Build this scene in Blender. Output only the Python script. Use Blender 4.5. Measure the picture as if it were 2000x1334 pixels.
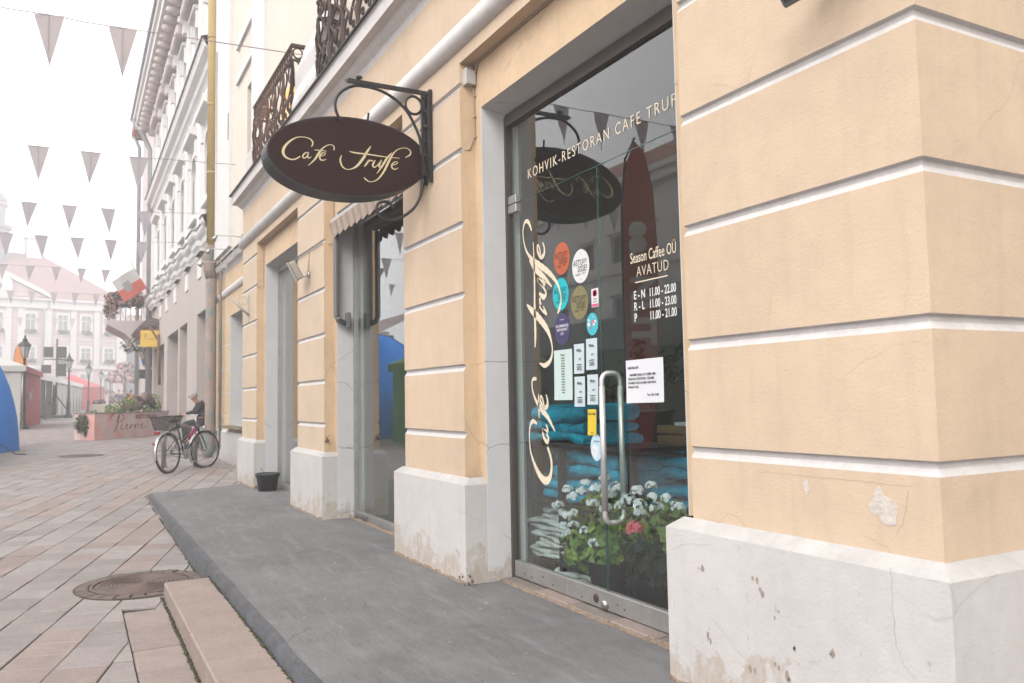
import bpy, math, random
from mathutils import Vector, Matrix
for o in list(bpy.data.objects): bpy.data.objects.remove(o)
SC=bpy.context.scene; COL=SC.collection
R=math.radians
# ------------------------------------------------------------------ camera, world, sun, exposure
cam_d=bpy.data.cameras.new('camera'); cam=bpy.data.objects.new('camera',cam_d); COL.objects.link(cam); SC.camera=cam
YAW,PIT,ROL=R(28.1907),R(3.9846),R(-1.0617)
fw=Vector((-math.cos(YAW)*math.cos(PIT),math.sin(YAW)*math.cos(PIT),math.sin(PIT)))
rt=Vector((math.sin(YAW),math.cos(YAW),0)); up=rt.cross(fw)
r2=math.cos(ROL)*rt+math.sin(ROL)*up; u2=-math.sin(ROL)*rt+math.cos(ROL)*up
cam.matrix_world=Matrix(((r2.x,u2.x,-fw.x,0),(r2.y,u2.y,-fw.y,-2.4),(r2.z,u2.z,-fw.z,1.24),(0,0,0,1)))
cam_d.sensor_width=36; cam_d.lens=1601.03*36/2000; cam_d.clip_end=600; cam_d.clip_start=.05
cam_d.dof.use_dof=True; cam_d.dof.focus_distance=5.2; cam_d.dof.aperture_fstop=4.0
SC.view_settings.view_transform='Standard'; SC.view_settings.look='None'; SC.view_settings.exposure=1.68; SC.view_settings.gamma=1
W=bpy.data.worlds.new('World'); SC.world=W; W.use_nodes=True
wn=W.node_tree.nodes; wl=W.node_tree.links; wn.clear()
SUN_EL,SUN_AZ=R(52),R(200)
sky=wn.new('ShaderNodeTexSky'); sky.sky_type='NISHITA'; sky.sun_disc=False; sky.sun_elevation=SUN_EL; sky.sun_rotation=SUN_AZ
sky.air_density=1; sky.dust_density=6; sky.ozone_density=1
hs=wn.new('ShaderNodeHueSaturation'); hs.inputs['Saturation'].default_value=.12
mx=wn.new('ShaderNodeMix'); mx.data_type='RGBA'; mx.inputs[0].default_value=.75
mx.inputs[7].default_value=(8.0,8.05,8.25,1)
bg=wn.new('ShaderNodeBackground'); bg.inputs[1].default_value=.1; wo=wn.new('ShaderNodeOutputWorld')
wl.new(sky.outputs[0],hs.inputs['Color']); wl.new(hs.outputs[0],mx.inputs[6]); wl.new(mx.outputs[2],bg.inputs[0]); wl.new(bg.outputs[0],wo.inputs[0])
sd=bpy.data.lights.new('sun','SUN'); sd.energy=.9; sd.angle=R(30); sd.color=(1,.96,.9)
so=bpy.data.objects.new('sun',sd); COL.objects.link(so)
sdir=Vector((.62,-.55,.62)).normalized()     # towards the sun, above the square
so.rotation_euler=sdir.to_track_quat('Z','Y').to_euler()
SC.cycles.max_bounces=8; SC.cycles.transparent_max_bounces=16; SC.cycles.volume_bounces=1
SC.cycles.diffuse_bounces=3; SC.cycles.caustics_reflective=False; SC.cycles.caustics_refractive=False
SC.cycles.sample_clamp_indirect=6
random.seed(7)
rnd=random.random
def U(a,b): return a+(b-a)*rnd()
# ------------------------------------------------------------------ materials
def _mix(nt,fac,a,b,mode='MIX'):
    m=nt.nodes.new('ShaderNodeMix'); m.data_type='RGBA'; m.blend_type=mode
    for s,v in ((0,fac),(6,a),(7,b)):
        if hasattr(v,'is_linked') or hasattr(v,'links'): nt.links.new(v,m.inputs[s])
        elif s==0: m.inputs[0].default_value=v
        else: m.inputs[s].default_value=tuple(v)[:3]+(1,)
    return m.outputs[2]
def _math(nt,op,a,b=0.,c=None,clamp=False):
    m=nt.nodes.new('ShaderNodeMath'); m.operation=op; m.use_clamp=clamp
    for i,v in enumerate((a,b,c)):
        if v is None: continue
        if hasattr(v,'links'): nt.links.new(v,m.inputs[i])
        else: m.inputs[i].default_value=v
    return m.outputs[0]
def _noise(nt,vec,scale,detail=4,rough=.55,dist=0.):
    n=nt.nodes.new('ShaderNodeTexNoise'); n.inputs['Scale'].default_value=scale; n.inputs['Detail'].default_value=detail
    n.inputs['Roughness'].default_value=rough; n.inputs['Distortion'].default_value=dist; nt.links.new(vec,n.inputs['Vector']); return n.outputs[0]
def _ramp(nt,v,a,b,lo=0.,hi=1.):
    n=nt.nodes.new('ShaderNodeMapRange'); n.inputs[1].default_value=a; n.inputs[2].default_value=b
    n.inputs[3].default_value=lo; n.inputs[4].default_value=hi; nt.links.new(v,n.inputs[0]); return n.outputs[0]
def _map(nt,vec,scale=(1,1,1),rot=(0,0,0),loc=(0,0,0)):
    n=nt.nodes.new('ShaderNodeMapping'); n.inputs['Scale'].default_value=scale; n.inputs['Rotation'].default_value=rot
    n.inputs['Location'].default_value=loc; nt.links.new(vec,n.inputs[0]); return n.outputs[0]
KA=.695   # all paints and stones a shade darker than a first guess: the overcast sky is very bright
def mat(name,col,rough=.8,metal=0,var=.0,vs=3,bump=0,bs=60,spec=.35,dirt=None,crack=0,streak=0,coat=0,speck=0,obj=False):
    m=bpy.data.materials.new(name); m.use_nodes=True; nt=m.node_tree; b=nt.nodes['Principled BSDF']; col=tuple(x*KA for x in col)
    if dirt: dirt=(tuple(x*KA for x in dirt[0]),)+tuple(dirt[1:])
    b.inputs['Base Color'].default_value=tuple(col)+(1,); b.inputs['Roughness'].default_value=rough; b.inputs['Metallic'].default_value=metal
    b.inputs['Specular IOR Level'].default_value=spec; b.inputs['Coat Weight'].default_value=coat
    if obj: pos=nt.nodes.new('ShaderNodeTexCoord').outputs['Object']
    else: pos=nt.nodes.new('ShaderNodeNewGeometry').outputs['Position']
    c=None
    if var:
        n1=_noise(nt,pos,vs,5,.6,.3); n2=_noise(nt,pos,vs*7,4,.6)
        f=_math(nt,'ADD',_math(nt,'MULTIPLY',n1,.65),_math(nt,'MULTIPLY',n2,.35))
        c=_mix(nt,_ramp(nt,f,.35,.65),[x*(1-var) for x in col],[min(1,x*(1+var*.6)) for x in col])
    if streak:
        s=_noise(nt,_map(nt,pos,(1,1,.12)),14,4,.6); c=_mix(nt,_ramp(nt,s,.5,.8,0,streak),c or col,[x*.72 for x in col])
    if speck:
        s=_noise(nt,pos,130,2,.5); c=_mix(nt,_ramp(nt,s,.3,.7,0,1),_mix(nt,1.,c or col,(1-speck,)*3,'MULTIPLY'),_mix(nt,1.,c or col,(1+speck,)*3,'MULTIPLY'))
    if dirt:   # worn, stained foot of a wall: patches of its own shape thinning upward
        dcol,z0,z1,amt=dirt
        sep=nt.nodes.new('ShaderNodeSeparateXYZ'); nt.links.new(pos,sep.inputs[0])
        h=_ramp(nt,sep.outputs[2],z0,z1,1,0); n=_noise(nt,pos,7,6,.65,.6)
        f=_ramp(nt,_math(nt,'ADD',n,_math(nt,'MULTIPLY',h,.42)),.80-.1*amt,.88-.1*amt,0,.8)
        n3=_noise(nt,_map(nt,pos,(1,1,.35)),30,4,.6); f=_math(nt,'MULTIPLY',f,_ramp(nt,n3,.3,.6,.35,1))
        c=_mix(nt,f,c or col,dcol)
        n4=_noise(nt,_map(nt,pos,(1,1,.4)),46,3,.5,.3); f4=_math(nt,'MULTIPLY',_ramp(nt,n4,.70,.74),_ramp(nt,sep.outputs[2],z0,z1+.15,1,.15))
        c=_mix(nt,f4,c,[x*.45 for x in dcol])
    if crack:
        w=nt.nodes.new('ShaderNodeMix'); w.data_type='VECTOR'; w.inputs[0].default_value=.12
        nn=nt.nodes.new('ShaderNodeTexNoise'); nn.inputs['Scale'].default_value=3.2; nn.inputs['Detail'].default_value=5; nt.links.new(pos,nn.inputs['Vector'])
        nt.links.new(pos,w.inputs[4]); nt.links.new(nn.outputs[1],w.inputs[5])
        v=nt.nodes.new('ShaderNodeTexVoronoi'); v.feature='DISTANCE_TO_EDGE'; v.inputs['Scale'].default_value=1.6; nt.links.new(w.outputs[1],v.inputs['Vector'])
        f=_math(nt,'MULTIPLY',_ramp(nt,v.outputs[0],.002,.0065,1,0),_ramp(nt,_noise(nt,pos,1.7,2),.52,.6,0,crack))
        c=_mix(nt,f,c or col,[x*.42 for x in col])
    if c is not None: nt.links.new(c,b.inputs['Base Color'])
    if bump:
        bn=nt.nodes.new('ShaderNodeBump'); bn.inputs['Strength'].default_value=bump; bn.inputs['Distance'].default_value=.02
        h=_math(nt,'ADD',_noise(nt,pos,bs,4,.6),_math(nt,'MULTIPLY',_noise(nt,pos,bs*.12,3),1.3))
        nt.links.new(h,bn.inputs['Height']); nt.links.new(bn.outputs[0],b.inputs['Normal'])
    return m
def emit(name,col,s):
    m=bpy.data.materials.new(name); m.use_nodes=True; b=m.node_tree.nodes['Principled BSDF']
    b.inputs['Base Color'].default_value=tuple(col)+(1,); b.inputs['Emission Color'].default_value=tuple(col)+(1,); b.inputs['Emission Strength'].default_value=s; return m
def glassmat(name,tint,ior=1.5,gcol=(1,1,1)):
    m=bpy.data.materials.new(name); m.use_nodes=True; nt=m.node_tree; nt.nodes.clear()
    o=nt.nodes.new('ShaderNodeOutputMaterial'); mix=nt.nodes.new('ShaderNodeMixShader'); f=nt.nodes.new('ShaderNodeFresnel'); f.inputs[0].default_value=ior
    t=nt.nodes.new('ShaderNodeBsdfTransparent'); t.inputs[0].default_value=tuple(tint)+(1,); g=nt.nodes.new('ShaderNodeBsdfGlossy'); g.inputs['Roughness'].default_value=0; g.inputs[0].default_value=tuple(gcol)+(1,)
    # a pane reflects at both of its faces: put it all on the face that looks at the viewer
    ge=nt.nodes.new('ShaderNodeNewGeometry'); inv=_math(nt,'SUBTRACT',1.,ge.outputs['Backfacing']); r_=_math(nt,'MULTIPLY',f.outputs[0],1.8,clamp=True)
    nt.links.new(_math(nt,'MULTIPLY',r_,inv),mix.inputs[0]); nt.links.new(t.outputs[0],mix.inputs[1]); nt.links.new(g.outputs[0],mix.inputs[2]); nt.links.new(mix.outputs[0],o.inputs[0]); return m
YEL=(.72,.555,.405); WHI=(.66,.63,.61)
m_yel=mat('yellow_stucco',YEL,.9,var=.11,vs=.9,bump=.15,bs=85,crack=.15,streak=.30,spec=.2)
m_yel2=mat('weathered_bounce_tinted_stucco',(.74,.545,.36),.9,var=.12,vs=2.2,bump=.16,bs=85,streak=.3,crack=.5,spec=.2)  # deeper paint for recesses and pilaster sides, bounced light partly in the tint
m_yel3=mat('pale_weathered_stucco',(.72,.565,.42),.9,var=.10,vs=2.2,bump=.16,bs=85,streak=.2,crack=.2,spec=.2)
m_gro=mat('groove_paint',(.68,.64,.62),.8,var=.12,vs=8,bump=.15,bs=60,streak=.25)
m_pl=mat('white_plinth_plaster',WHI,.85,var=.08,vs=2,bump=.13,bs=80,dirt=((.50,.41,.33),-.06,.36,1.1),crack=.22,streak=.22,spec=.2)
m_rev=mat('white_reveal_plaster',(.72,.71,.71),.8,var=.06,vs=2,bump=.10,bs=70,dirt=((.46,.38,.31),-.05,.3,.8),crack=.8,streak=.15,spec=.25)
m_wst=mat('white_moulding',(.74,.70,.68),.8,var=.12,vs=5,bump=.15,bs=40,streak=.2)
m_cre=mat('cream_upper_wall',(.84,.76,.66),.9,var=.05,vs=1,bump=.12,bs=40,streak=.2)
m_whu=mat('white_upper_wall',(.86,.83,.81),.9,var=.05,vs=1,bump=.1,bs=40,streak=.15)
m_conc=mat('grey_concrete',(.195,.19,.19),.85,var=.30,vs=.8,bump=.35,bs=120,speck=.12,crack=.6)
nt=m_conc.node_tree; b=nt.nodes['Principled BSDF']; pos=nt.nodes.new('ShaderNodeNewGeometry').outputs['Position']; l=b.inputs['Base Color'].links[0].from_socket
c=_mix(nt,_ramp(nt,_noise(nt,pos,1.3,6,.65,.8),.50,.66,0,.45),l,(.10,.098,.097)); c=_mix(nt,_ramp(nt,_noise(nt,_map(nt,pos,(.5,3.5,1),(0,0,.5)),3.,5,.6),.52,.72,0,.5),c,(.21,.21,.215))
c=_mix(nt,_ramp(nt,_noise(nt,_map(nt,pos,(1,14,1),(0,0,.25)),6.,3,.6),.45,.75,0,.30),c,(.225,.22,.22)); nt.links.new(c,b.inputs['Base Color'])
m_conc2=mat('grey_concrete_edge',(.13,.13,.14),.9,var=.3,vs=6,bump=.9,bs=60,speck=.15)
m_pink=mat('pink_granite',(.36,.285,.25),.85,var=.12,vs=4,bump=.4,bs=120,speck=.12)
m_met=mat('aluminium',(.50,.48,.46),.42,.6,var=.15,vs=6,spec=.5,streak=.1)
m_steel=mat('brushed_steel',(.50,.49,.48),.32,.85,var=.08,vs=9)
m_blk=mat('black_iron',(.022,.020,.020),.5,spec=.4,bump=.1,bs=80)
m_brn=mat('sign_brown',(.033,.015,.013),.6,spec=.12,var=.1,vs=30)
m_cream=mat('cream_lettering',(.78,.66,.40),.6)
m_creamg=mat('cream_vinyl',(.85,.74,.56),.6)
m_iron=mat('rusty_cast_iron',(.085,.045,.034),.7,var=.4,vs=14,bump=.4,bs=60)
m_dark=mat('dark_gap',(.02,.018,.016),.9)
m_dk=mat('dark_grey',(.05,.05,.052),.7)
m_plb=mat('black_plastic',(.016,.016,.017),.45,spec=.4)
m_whp=mat('white_plastic',(.55,.53,.50),.5,var=.1,vs=10)
m_gry=mat('grey_metal',(.20,.20,.20),.5,.3)
m_pap=mat('white_paper',(.80,.80,.84),.8)
m_papg=mat('pale_green_paper',(.60,.74,.70),.8)
m_papb=mat('pale_blue_paper',(.60,.69,.74),.8)
m_ink=mat('ink',(.03,.03,.03),.7)
m_wht=mat('white_vinyl',(.85,.84,.84),.6)
G1=glassmat('shop_glass',(.90,.955,.94),1.52)
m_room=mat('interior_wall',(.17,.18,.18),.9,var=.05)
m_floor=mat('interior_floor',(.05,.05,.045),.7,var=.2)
m_teal=mat('teal_cloth',(.0,.40,.62),.95,var=.45,vs=12,bump=1,bs=55,spec=.1)
m_grcl=mat('grey_cloth',(.66,.67,.67),.95,var=.35,vs=12,bump=1,bs=55,spec=.1)
# ------------------------------------------------------------------ mesh builder
ORG={}
class MB:
    def __init__(s): s.v=[]; s.f=[]; s.m=[]; s.sm=[]; s.cuts=[]
    def cut(s): s.cuts.append((len(s.v),len(s.f))); return s
    def add(s,vs,fs,mi=0,smooth=False):
        n=len(s.v); s.v+= [tuple(v) for v in vs]
        for f in fs: s.f.append([n+i for i in f]); s.m.append(mi); s.sm.append(smooth)
        return s
    def box(s,x0,x1,y0,y1,z0,z1,mi=0,M=None):
        v=[(x,y,z) for x in (x0,x1) for y in (y0,y1) for z in (z0,z1)]
        if M is not None: v=[M@Vector(p) for p in v]
        return s.add(v,[(0,1,3,2),(4,6,7,5),(0,4,5,1),(2,3,7,6),(0,2,6,4),(1,5,7,3)],mi)
    def bbox(s,x0,x1,y0,y1,z0,z1,b=.004,mi=0,M=None):   # chamfered box
        X,Yc,Z=(x0+x1)/2,(y0+y1)/2,(z0+z1)/2; hx,hy,hz=abs(x1-x0)/2,abs(y1-y0)/2,abs(z1-z0)/2
        b=min(b,hx*.45,hy*.45,hz*.45); vs=[]; idx={}
        for sx in (-1,1):
            for sy in (-1,1):
                for sz in (-1,1):
                    for a in range(3):
                        p=[sx*(hx-(0 if a==0 else b)),sy*(hy-(0 if a==1 else b)),sz*(hz-(0 if a==2 else b))]
                        idx[(sx,sy,sz,a)]=len(vs); q=Vector((X+p[0],Yc+p[1],Z+p[2])); vs.append(M@q if M is not None else q)
        fs=[]
        for a in range(3):
            o=[i for i in range(3) if i!=a]
            for sg in (-1,1):
                q=[]
                for t in ((-1,-1),(1,-1),(1,1),(-1,1)):
                    k=[0,0,0]; k[a]=sg; k[o[0]]=t[0]; k[o[1]]=t[1]; q.append(idx[(*k,a)])
                fs.append(q)
        for a in range(3):
            o=[i for i in range(3) if i!=a]
            for s1 in (-1,1):
                for s2 in (-1,1):
                    q=[]
                    for t,ax in ((-1,o[0]),(1,o[0]),(1,o[1]),(-1,o[1])):
                        k=[0,0,0]; k[a]=t; k[o[0]]=s1; k[o[1]]=s2; q.append(idx[(*k,ax)])
                    fs.append(q)
        for k in [(i,j,l) for i in (-1,1) for j in (-1,1) for l in (-1,1)]: fs.append([idx[(*k,a)] for a in range(3)])
        return s.add(vs,fs,mi)
    def tube(s,pts,r,n=8,mi=0,closed=False,caps=True,flat=1.):
        pts=[Vector(p) for p in pts]; m=len(pts); rs=r if isinstance(r,(list,tuple)) else [r]*m; vs=[]; prev=None
        for i,p in enumerate(pts):
            a=pts[(i-1)%m] if (closed or i>0) else p; b=pts[(i+1)%m] if (closed or i<m-1) else p
            t=(b-a); t=t.normalized() if t.length>1e-9 else Vector((0,0,1))
            if prev is None:
                q=Vector((0,0,1)) if abs(t.z)<.9 else Vector((1,0,0)); nrm=t.cross(q).normalized()
            else:
                nrm=prev-t*prev.dot(t); nrm=nrm.normalized() if nrm.length>1e-6 else t.orthogonal().normalized()
            prev=nrm; bn=t.cross(nrm)
            for k in range(n):
                an=2*math.pi*k/n; vs.append(p+(nrm*math.cos(an)+bn*math.sin(an)*flat)*rs[i])
        fs=[]
        for i in range(m if closed else m-1):
            for k in range(n): fs.append((i*n+k,i*n+(k+1)%n,((i+1)%m)*n+(k+1)%n,((i+1)%m)*n+k))
        s.add(vs,fs,mi,True)
        if caps and not closed:
            n0=len(s.v)-len(vs); s.f.append([n0+k for k in range(n)][::-1]); s.m.append(mi); s.sm.append(False)
            s.f.append([n0+(m-1)*n+k for k in range(n)]); s.m.append(mi); s.sm.append(False)
        return s
    def lathe(s,prof,c=(0,0,0),n=16,mi=0,axis=(0,0,1),smooth=True,sy=1.,sx=1.):
        ax=Vector(axis).normalized(); q=ax.to_track_quat('Z','Y').to_matrix(); c=Vector(c); vs=[]; fs=[]
        for r,z in prof:
            for k in range(n): a=2*math.pi*k/n; vs.append(c+q@Vector((sx*r*math.cos(a),sy*r*math.sin(a),z)))
        for i in range(len(prof)-1):
            for k in range(n): fs.append((i*n+k,i*n+(k+1)%n,(i+1)*n+(k+1)%n,(i+1)*n+k))
        s.add(vs,fs,mi,smooth); n0=len(s.v)-len(vs)
        if prof[0][0]>1e-5: s.f.append([n0+k for k in range(n)][::-1]); s.m.append(mi); s.sm.append(False)
        if prof[-1][0]>1e-5: s.f.append([n0+(len(prof)-1)*n+k for k in range(n)]); s.m.append(mi); s.sm.append(False)
        return s
    def ball(s,c,r,mi=0,n=10,sc=(1,1,1)):
        pr=[(max(1e-6,math.sin(math.pi*i/(n//2+1))),-math.cos(math.pi*i/(n//2+1))) for i in range(n//2+2)]
        vs=[];fs=[];c=Vector(c)
        for a,z in pr:
            for k in range(n): t=2*math.pi*k/n; vs.append(c+Vector((a*math.cos(t)*sc[0],a*math.sin(t)*sc[1],z*sc[2]))*r)
        for i in range(len(pr)-1):
            for k in range(n): fs.append((i*n+k,i*n+(k+1)%n,(i+1)*n+(k+1)%n,(i+1)*n+k))
        return s.add(vs,fs,mi,True)
    def prism(s,poly,f,d,mi=0,mi_side=None):   # poly 2d, f maps (u,v,w)->3d, d thickness
        n=len(poly); vs=[f(u,v,0) for u,v in poly]+[f(u,v,d) for u,v in poly]
        s.add(vs,[list(range(n))[::-1],list(range(n,2*n))],mi)
        n0=len(s.v)-2*n
        for i in range(n):
            s.f.append([n0+i,n0+(i+1)%n,n0+n+(i+1)%n,n0+n+i]); s.m.append(mi if mi_side is None else mi_side); s.sm.append(False)
        return s
    def sweep(s,prof,path,mi=0,mis=None,caps=True,smooth=False):
        # prof: (out,z) open polyline bottom->top ; path: xy points; out is to the right-hand side of travel
        P=[Vector(p) for p in path]; m=len(P); k=len(prof); vs=[]
        for i,p in enumerate(P):
            ns=[]
            if i>0: d=(P[i]-P[i-1]).normalized(); ns.append(Vector((d.y,-d.x)))
            if i<m-1: d=(P[i+1]-P[i]).normalized(); ns.append(Vector((d.y,-d.x)))
            nn=ns[0] if len(ns)==1 else (ns[0]+ns[1])/(1+ns[0].dot(ns[1]))
            for o,z in prof: vs.append((p.x+nn.x*o,p.y+nn.y*o,z))
        n0=len(s.v); s.v+=vs
        for i in range(m-1):
            for j in range(k-1):
                s.f.append([n0+i*k+j,n0+(i+1)*k+j,n0+(i+1)*k+j+1,n0+i*k+j+1]); s.m.append(mis[j] if mis else mi); s.sm.append(smooth)
        if caps:
            s.f.append([n0+j for j in range(k)][::-1]); s.m.append(mi); s.sm.append(False)
            s.f.append([n0+(m-1)*k+j for j in range(k)]); s.m.append(mi); s.sm.append(False)
        return s
    def build_each(s,name,mats,parent=None,label=None):
        if not s.cuts or s.cuts[-1][0]<len(s.v): s.cut()
        a=(0,0); out=[]
        for c in s.cuts:
            if c[0]>a[0]:
                q=MB(); q.v=s.v[a[0]:c[0]]; q.f=[[i-a[0] for i in f] for f in s.f[a[1]:c[1]]]; q.m=s.m[a[1]:c[1]]; q.sm=s.sm[a[1]:c[1]]; out.append(q.build(name,mats,parent,label))
            a=c
        return out
    def build(s,name,mats,parent=None,label=None,local=False,bevel=0):
        me=bpy.data.meshes.new(name); off=Vector((0,0,0))
        if parent is not None: off=ORG.get(parent.name,Vector((0,0,0)))
        vs=s.v if local else [(v[0]-off.x,v[1]-off.y,v[2]-off.z) for v in s.v]
        me.from_pydata(vs,[],s.f); mats=mats if isinstance(mats,(list,tuple)) else [mats]
        for m in mats: me.materials.append(m)
        me.polygons.foreach_set('material_index',s.m); me.polygons.foreach_set('use_smooth',s.sm); me.update()
        o=bpy.data.objects.new(name,me); COL.objects.link(o)
        if parent is not None: o.parent=parent; ORG[o.name]=off
        if label: o['label']=label
        if bevel:
            b=o.modifiers.new('b','BEVEL'); b.width=bevel; b.segments=2; b.limit_method='ANGLE'
        return o
def thing(name,label,cat,loc=(0,0,0),rz=0,group=None):
    o=bpy.data.objects.new(name,None); COL.objects.link(o); o.location=loc; o.rotation_euler=(0,0,rz); o.empty_display_size=.2
    o['label']=label; o['category']=cat
    if group: o['group']=group
    ORG[o.name]=Vector(loc); return o
def tag(o,label,cat,group=None,kind=None):
    if label: o['label']=label
    if cat: o['category']=cat
    if group: o['group']=group
    if kind: o['kind']=kind
    return o
def struct(o): o['kind']='structure'; return o
def dup(root,loc=None,rz=None,label=None,group=None,name=None,scale=None):
    r=root.copy(); COL.objects.link(r)
    if loc is not None: r.location=loc
    if rz is not None: r.rotation_euler=(0,0,rz)
    if scale: r.scale=scale
    if label: r['label']=label
    if group: r['group']=group
    def rec(a,b):
        for ch in list(a.children):
            c=ch.copy(); COL.objects.link(c); c.parent=b; rec(ch,c)
    rec(root,r); return r
def textmb(mb,txt,size,f,mi=0,ext=.0006,align='CENTER',bold=0,shear=0,sx=1.,res=3,spacing=1.):
    cu=bpy.data.curves.new('t','FONT'); cu.body=txt; cu.size=size; cu.align_x=align; cu.align_y='CENTER'; cu.extrude=ext; cu.resolution_u=res
    cu.offset=bold; cu.shear=shear; cu.space_character=spacing
    o=bpy.data.objects.new('t',cu); COL.objects.link(o); bpy.context.view_layer.update()
    me=bpy.data.meshes.new_from_object(o.evaluated_get(bpy.context.evaluated_depsgraph_get()))
    mb.add([f(v.co.x*sx,v.co.y,v.co.z) for v in me.vertices],[list(p.vertices) for p in me.polygons],mi)
    bpy.data.objects.remove(o); bpy.data.curves.remove(cu); bpy.data.meshes.remove(me)
def cat_rom(P,n=6):
    out=[]; m=len(P)
    for i in range(m-1):
        a,b,c,d=P[max(i-1,0)],P[i],P[i+1],P[min(i+2,m-1)]
        for k in range(n):
            t=k/n; out.append(tuple(.5*((2*b[j])+(-a[j]+c[j])*t+(2*a[j]-5*b[j]+4*c[j]-d[j])*t*t+(-a[j]+3*b[j]-3*c[j]+d[j])*t**3) for j in range(len(b))))
    out.append(tuple(P[-1])); return out
def ribbon(mb,pts,f,mi=0,th=.0015,ws=1.):  # pts (u,v,w) strokes of varying width
    P=cat_rom(pts,7); n=len(P); L=[];Rr=[]
    for i,(u,v,w) in enumerate(P):
        a=P[max(i-1,0)]; b=P[min(i+1,n-1)]; dx,dy=b[0]-a[0],b[1]-a[1]; l=math.hypot(dx,dy) or 1; w=max(w,.0008)*ws/2*(1+.12*math.sin(i*2.3))
        L.append((u-dy/l*w,v+dx/l*w)); Rr.append((u+dy/l*w,v-dx/l*w))
    vs=[f(*p,0) for p in L]+[f(*p,0) for p in Rr]+[f(*p,th) for p in L]+[f(*p,th) for p in Rr]; fs=[]
    for i in range(n-1):
        fs+= [(i,i+1,n+i+1,n+i),(2*n+i,3*n+i,3*n+i+1,2*n+i+1),(i,2*n+i,2*n+i+1,i+1),(n+i,n+i+1,3*n+i+1,3*n+i)]
    fs+=[(0,n,3*n,2*n),(n-1,3*n-1,4*n-1,2*n-1)]
    mb.add(vs,fs,mi)
KX=[-16,4,7,12.7,16,34,50,62,80,160]; KZ=[-.36,-.2,-.155,-.045,.02,.34,.57,.69,.85,1.35]
def gz(x):
    a=-x
    for i in range(len(KX)-1):
        if a<=KX[i+1] or i==len(KX)-2:
            t=max(0,min(1,(a-KX[i])/(KX[i+1]-KX[i]))); return KZ[i]+(KZ[i+1]-KZ[i])*t
STROKES=eval('''[[(-0.318, 0.023, 0.0046), (-0.309, 0.056, 0.0084), (-0.331, 0.08, 0.0056), (-0.375, 0.087, 0.0037), (-0.428, 0.076, 0.0056), (-0.48, 0.037, 0.0102), (-0.513, -0.007, 0.0139), (-0.521, -0.044, 0.0149), (-0.506, -0.073, 0.0112), (-0.472, -0.087, 0.0074), (-0.437, -0.083, 0.0074), (-0.4, -0.058, 0.0065)], [(-0.347, -0.022, 0.0046), (-0.368, -0.032, 0.0074), (-0.382, -0.056, 0.0084), (-0.37, -0.067, 0.0065), (-0.353, -0.052, 0.0056), (-0.34, -0.021, 0.0065), (-0.346, -0.052, 0.0084), (-0.338, -0.063, 0.0056), (-0.32, -0.05, 0.0037)], [(-0.154, 0.019, 0.0065), (-0.153, 0.044, 0.0065), (-0.169, 0.056, 0.0046), (-0.201, 0.05, 0.0046), (-0.237, 0.022, 0.0074), (-0.269, -0.023, 0.0121), (-0.295, -0.067, 0.0093), (-0.342, -0.118, 0.0028)], [(-0.297, 0.003, 0.0028), (-0.255, 0.004, 0.0056), (-0.209, 0.005, 0.0028)], [(-0.258, -0.041, 0.0037), (-0.225, -0.025, 0.0046), (-0.217, -0.011, 0.0037), (-0.237, -0.011, 0.0056), (-0.258, -0.036, 0.0093), (-0.254, -0.062, 0.0084), (-0.233, -0.066, 0.0056), (-0.212, -0.055, 0.0028)], [(-0.037, 0.025, 0.0037), (0.007, 0.02, 0.0084), (0.111, 0.021, 0.0074), (0.226, 0.018, 0.0056), (0.355, 0.022, 0.0028)], [(0.128, 0.086, 0.0037), (0.101, 0.045, 0.013), (0.063, -0.021, 0.0149), (0.02, -0.077, 0.0121), (-0.022, -0.105, 0.0056), (-0.059, -0.112, 0.0046), (-0.091, -0.095, 0.0084), (-0.107, -0.051, 0.0093), (-0.097, -0.01, 0.0028)], [(0.113, -0.019, 0.0056), (0.096, -0.049, 0.0121), (0.074, -0.077, 0.0037)], [(0.096, -0.051, 0.0037), (0.12, -0.026, 0.0065), (0.142, -0.023, 0.0074)], [(0.16, -0.018, 0.0056), (0.142, -0.053, 0.0112), (0.153, -0.073, 0.0056), (0.179, -0.052, 0.0056), (0.21, -0.01, 0.0084), (0.19, -0.059, 0.0102), (0.206, -0.064, 0.0028)], [(0.293, 0.057, 0.0037), (0.255, 0.012, 0.0121), (0.216, -0.054, 0.0112), (0.172, -0.119, 0.0028)], [(0.401, 0.033, 0.0037), (0.438, 0.059, 0.0084), (0.442, 0.09, 0.0065), (0.404, 0.108, 0.0037), (0.344, 0.09, 0.0046), (0.3, 0.046, 0.0084), (0.265, -0.02, 0.013), (0.225, -0.1, 0.0112), (0.177, -0.162, 0.0065), (0.124, -0.186, 0.0037), (0.088, -0.173, 0.0074), (0.073, -0.157, 0.0037)], [(0.294, -0.04, 0.0037), (0.328, -0.026, 0.0046), (0.339, -0.012, 0.0037), (0.316, -0.012, 0.0056), (0.292, -0.037, 0.0093), (0.295, -0.061, 0.0084), (0.318, -0.068, 0.0056), (0.343, -0.054, 0.0028)]]''')
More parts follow.
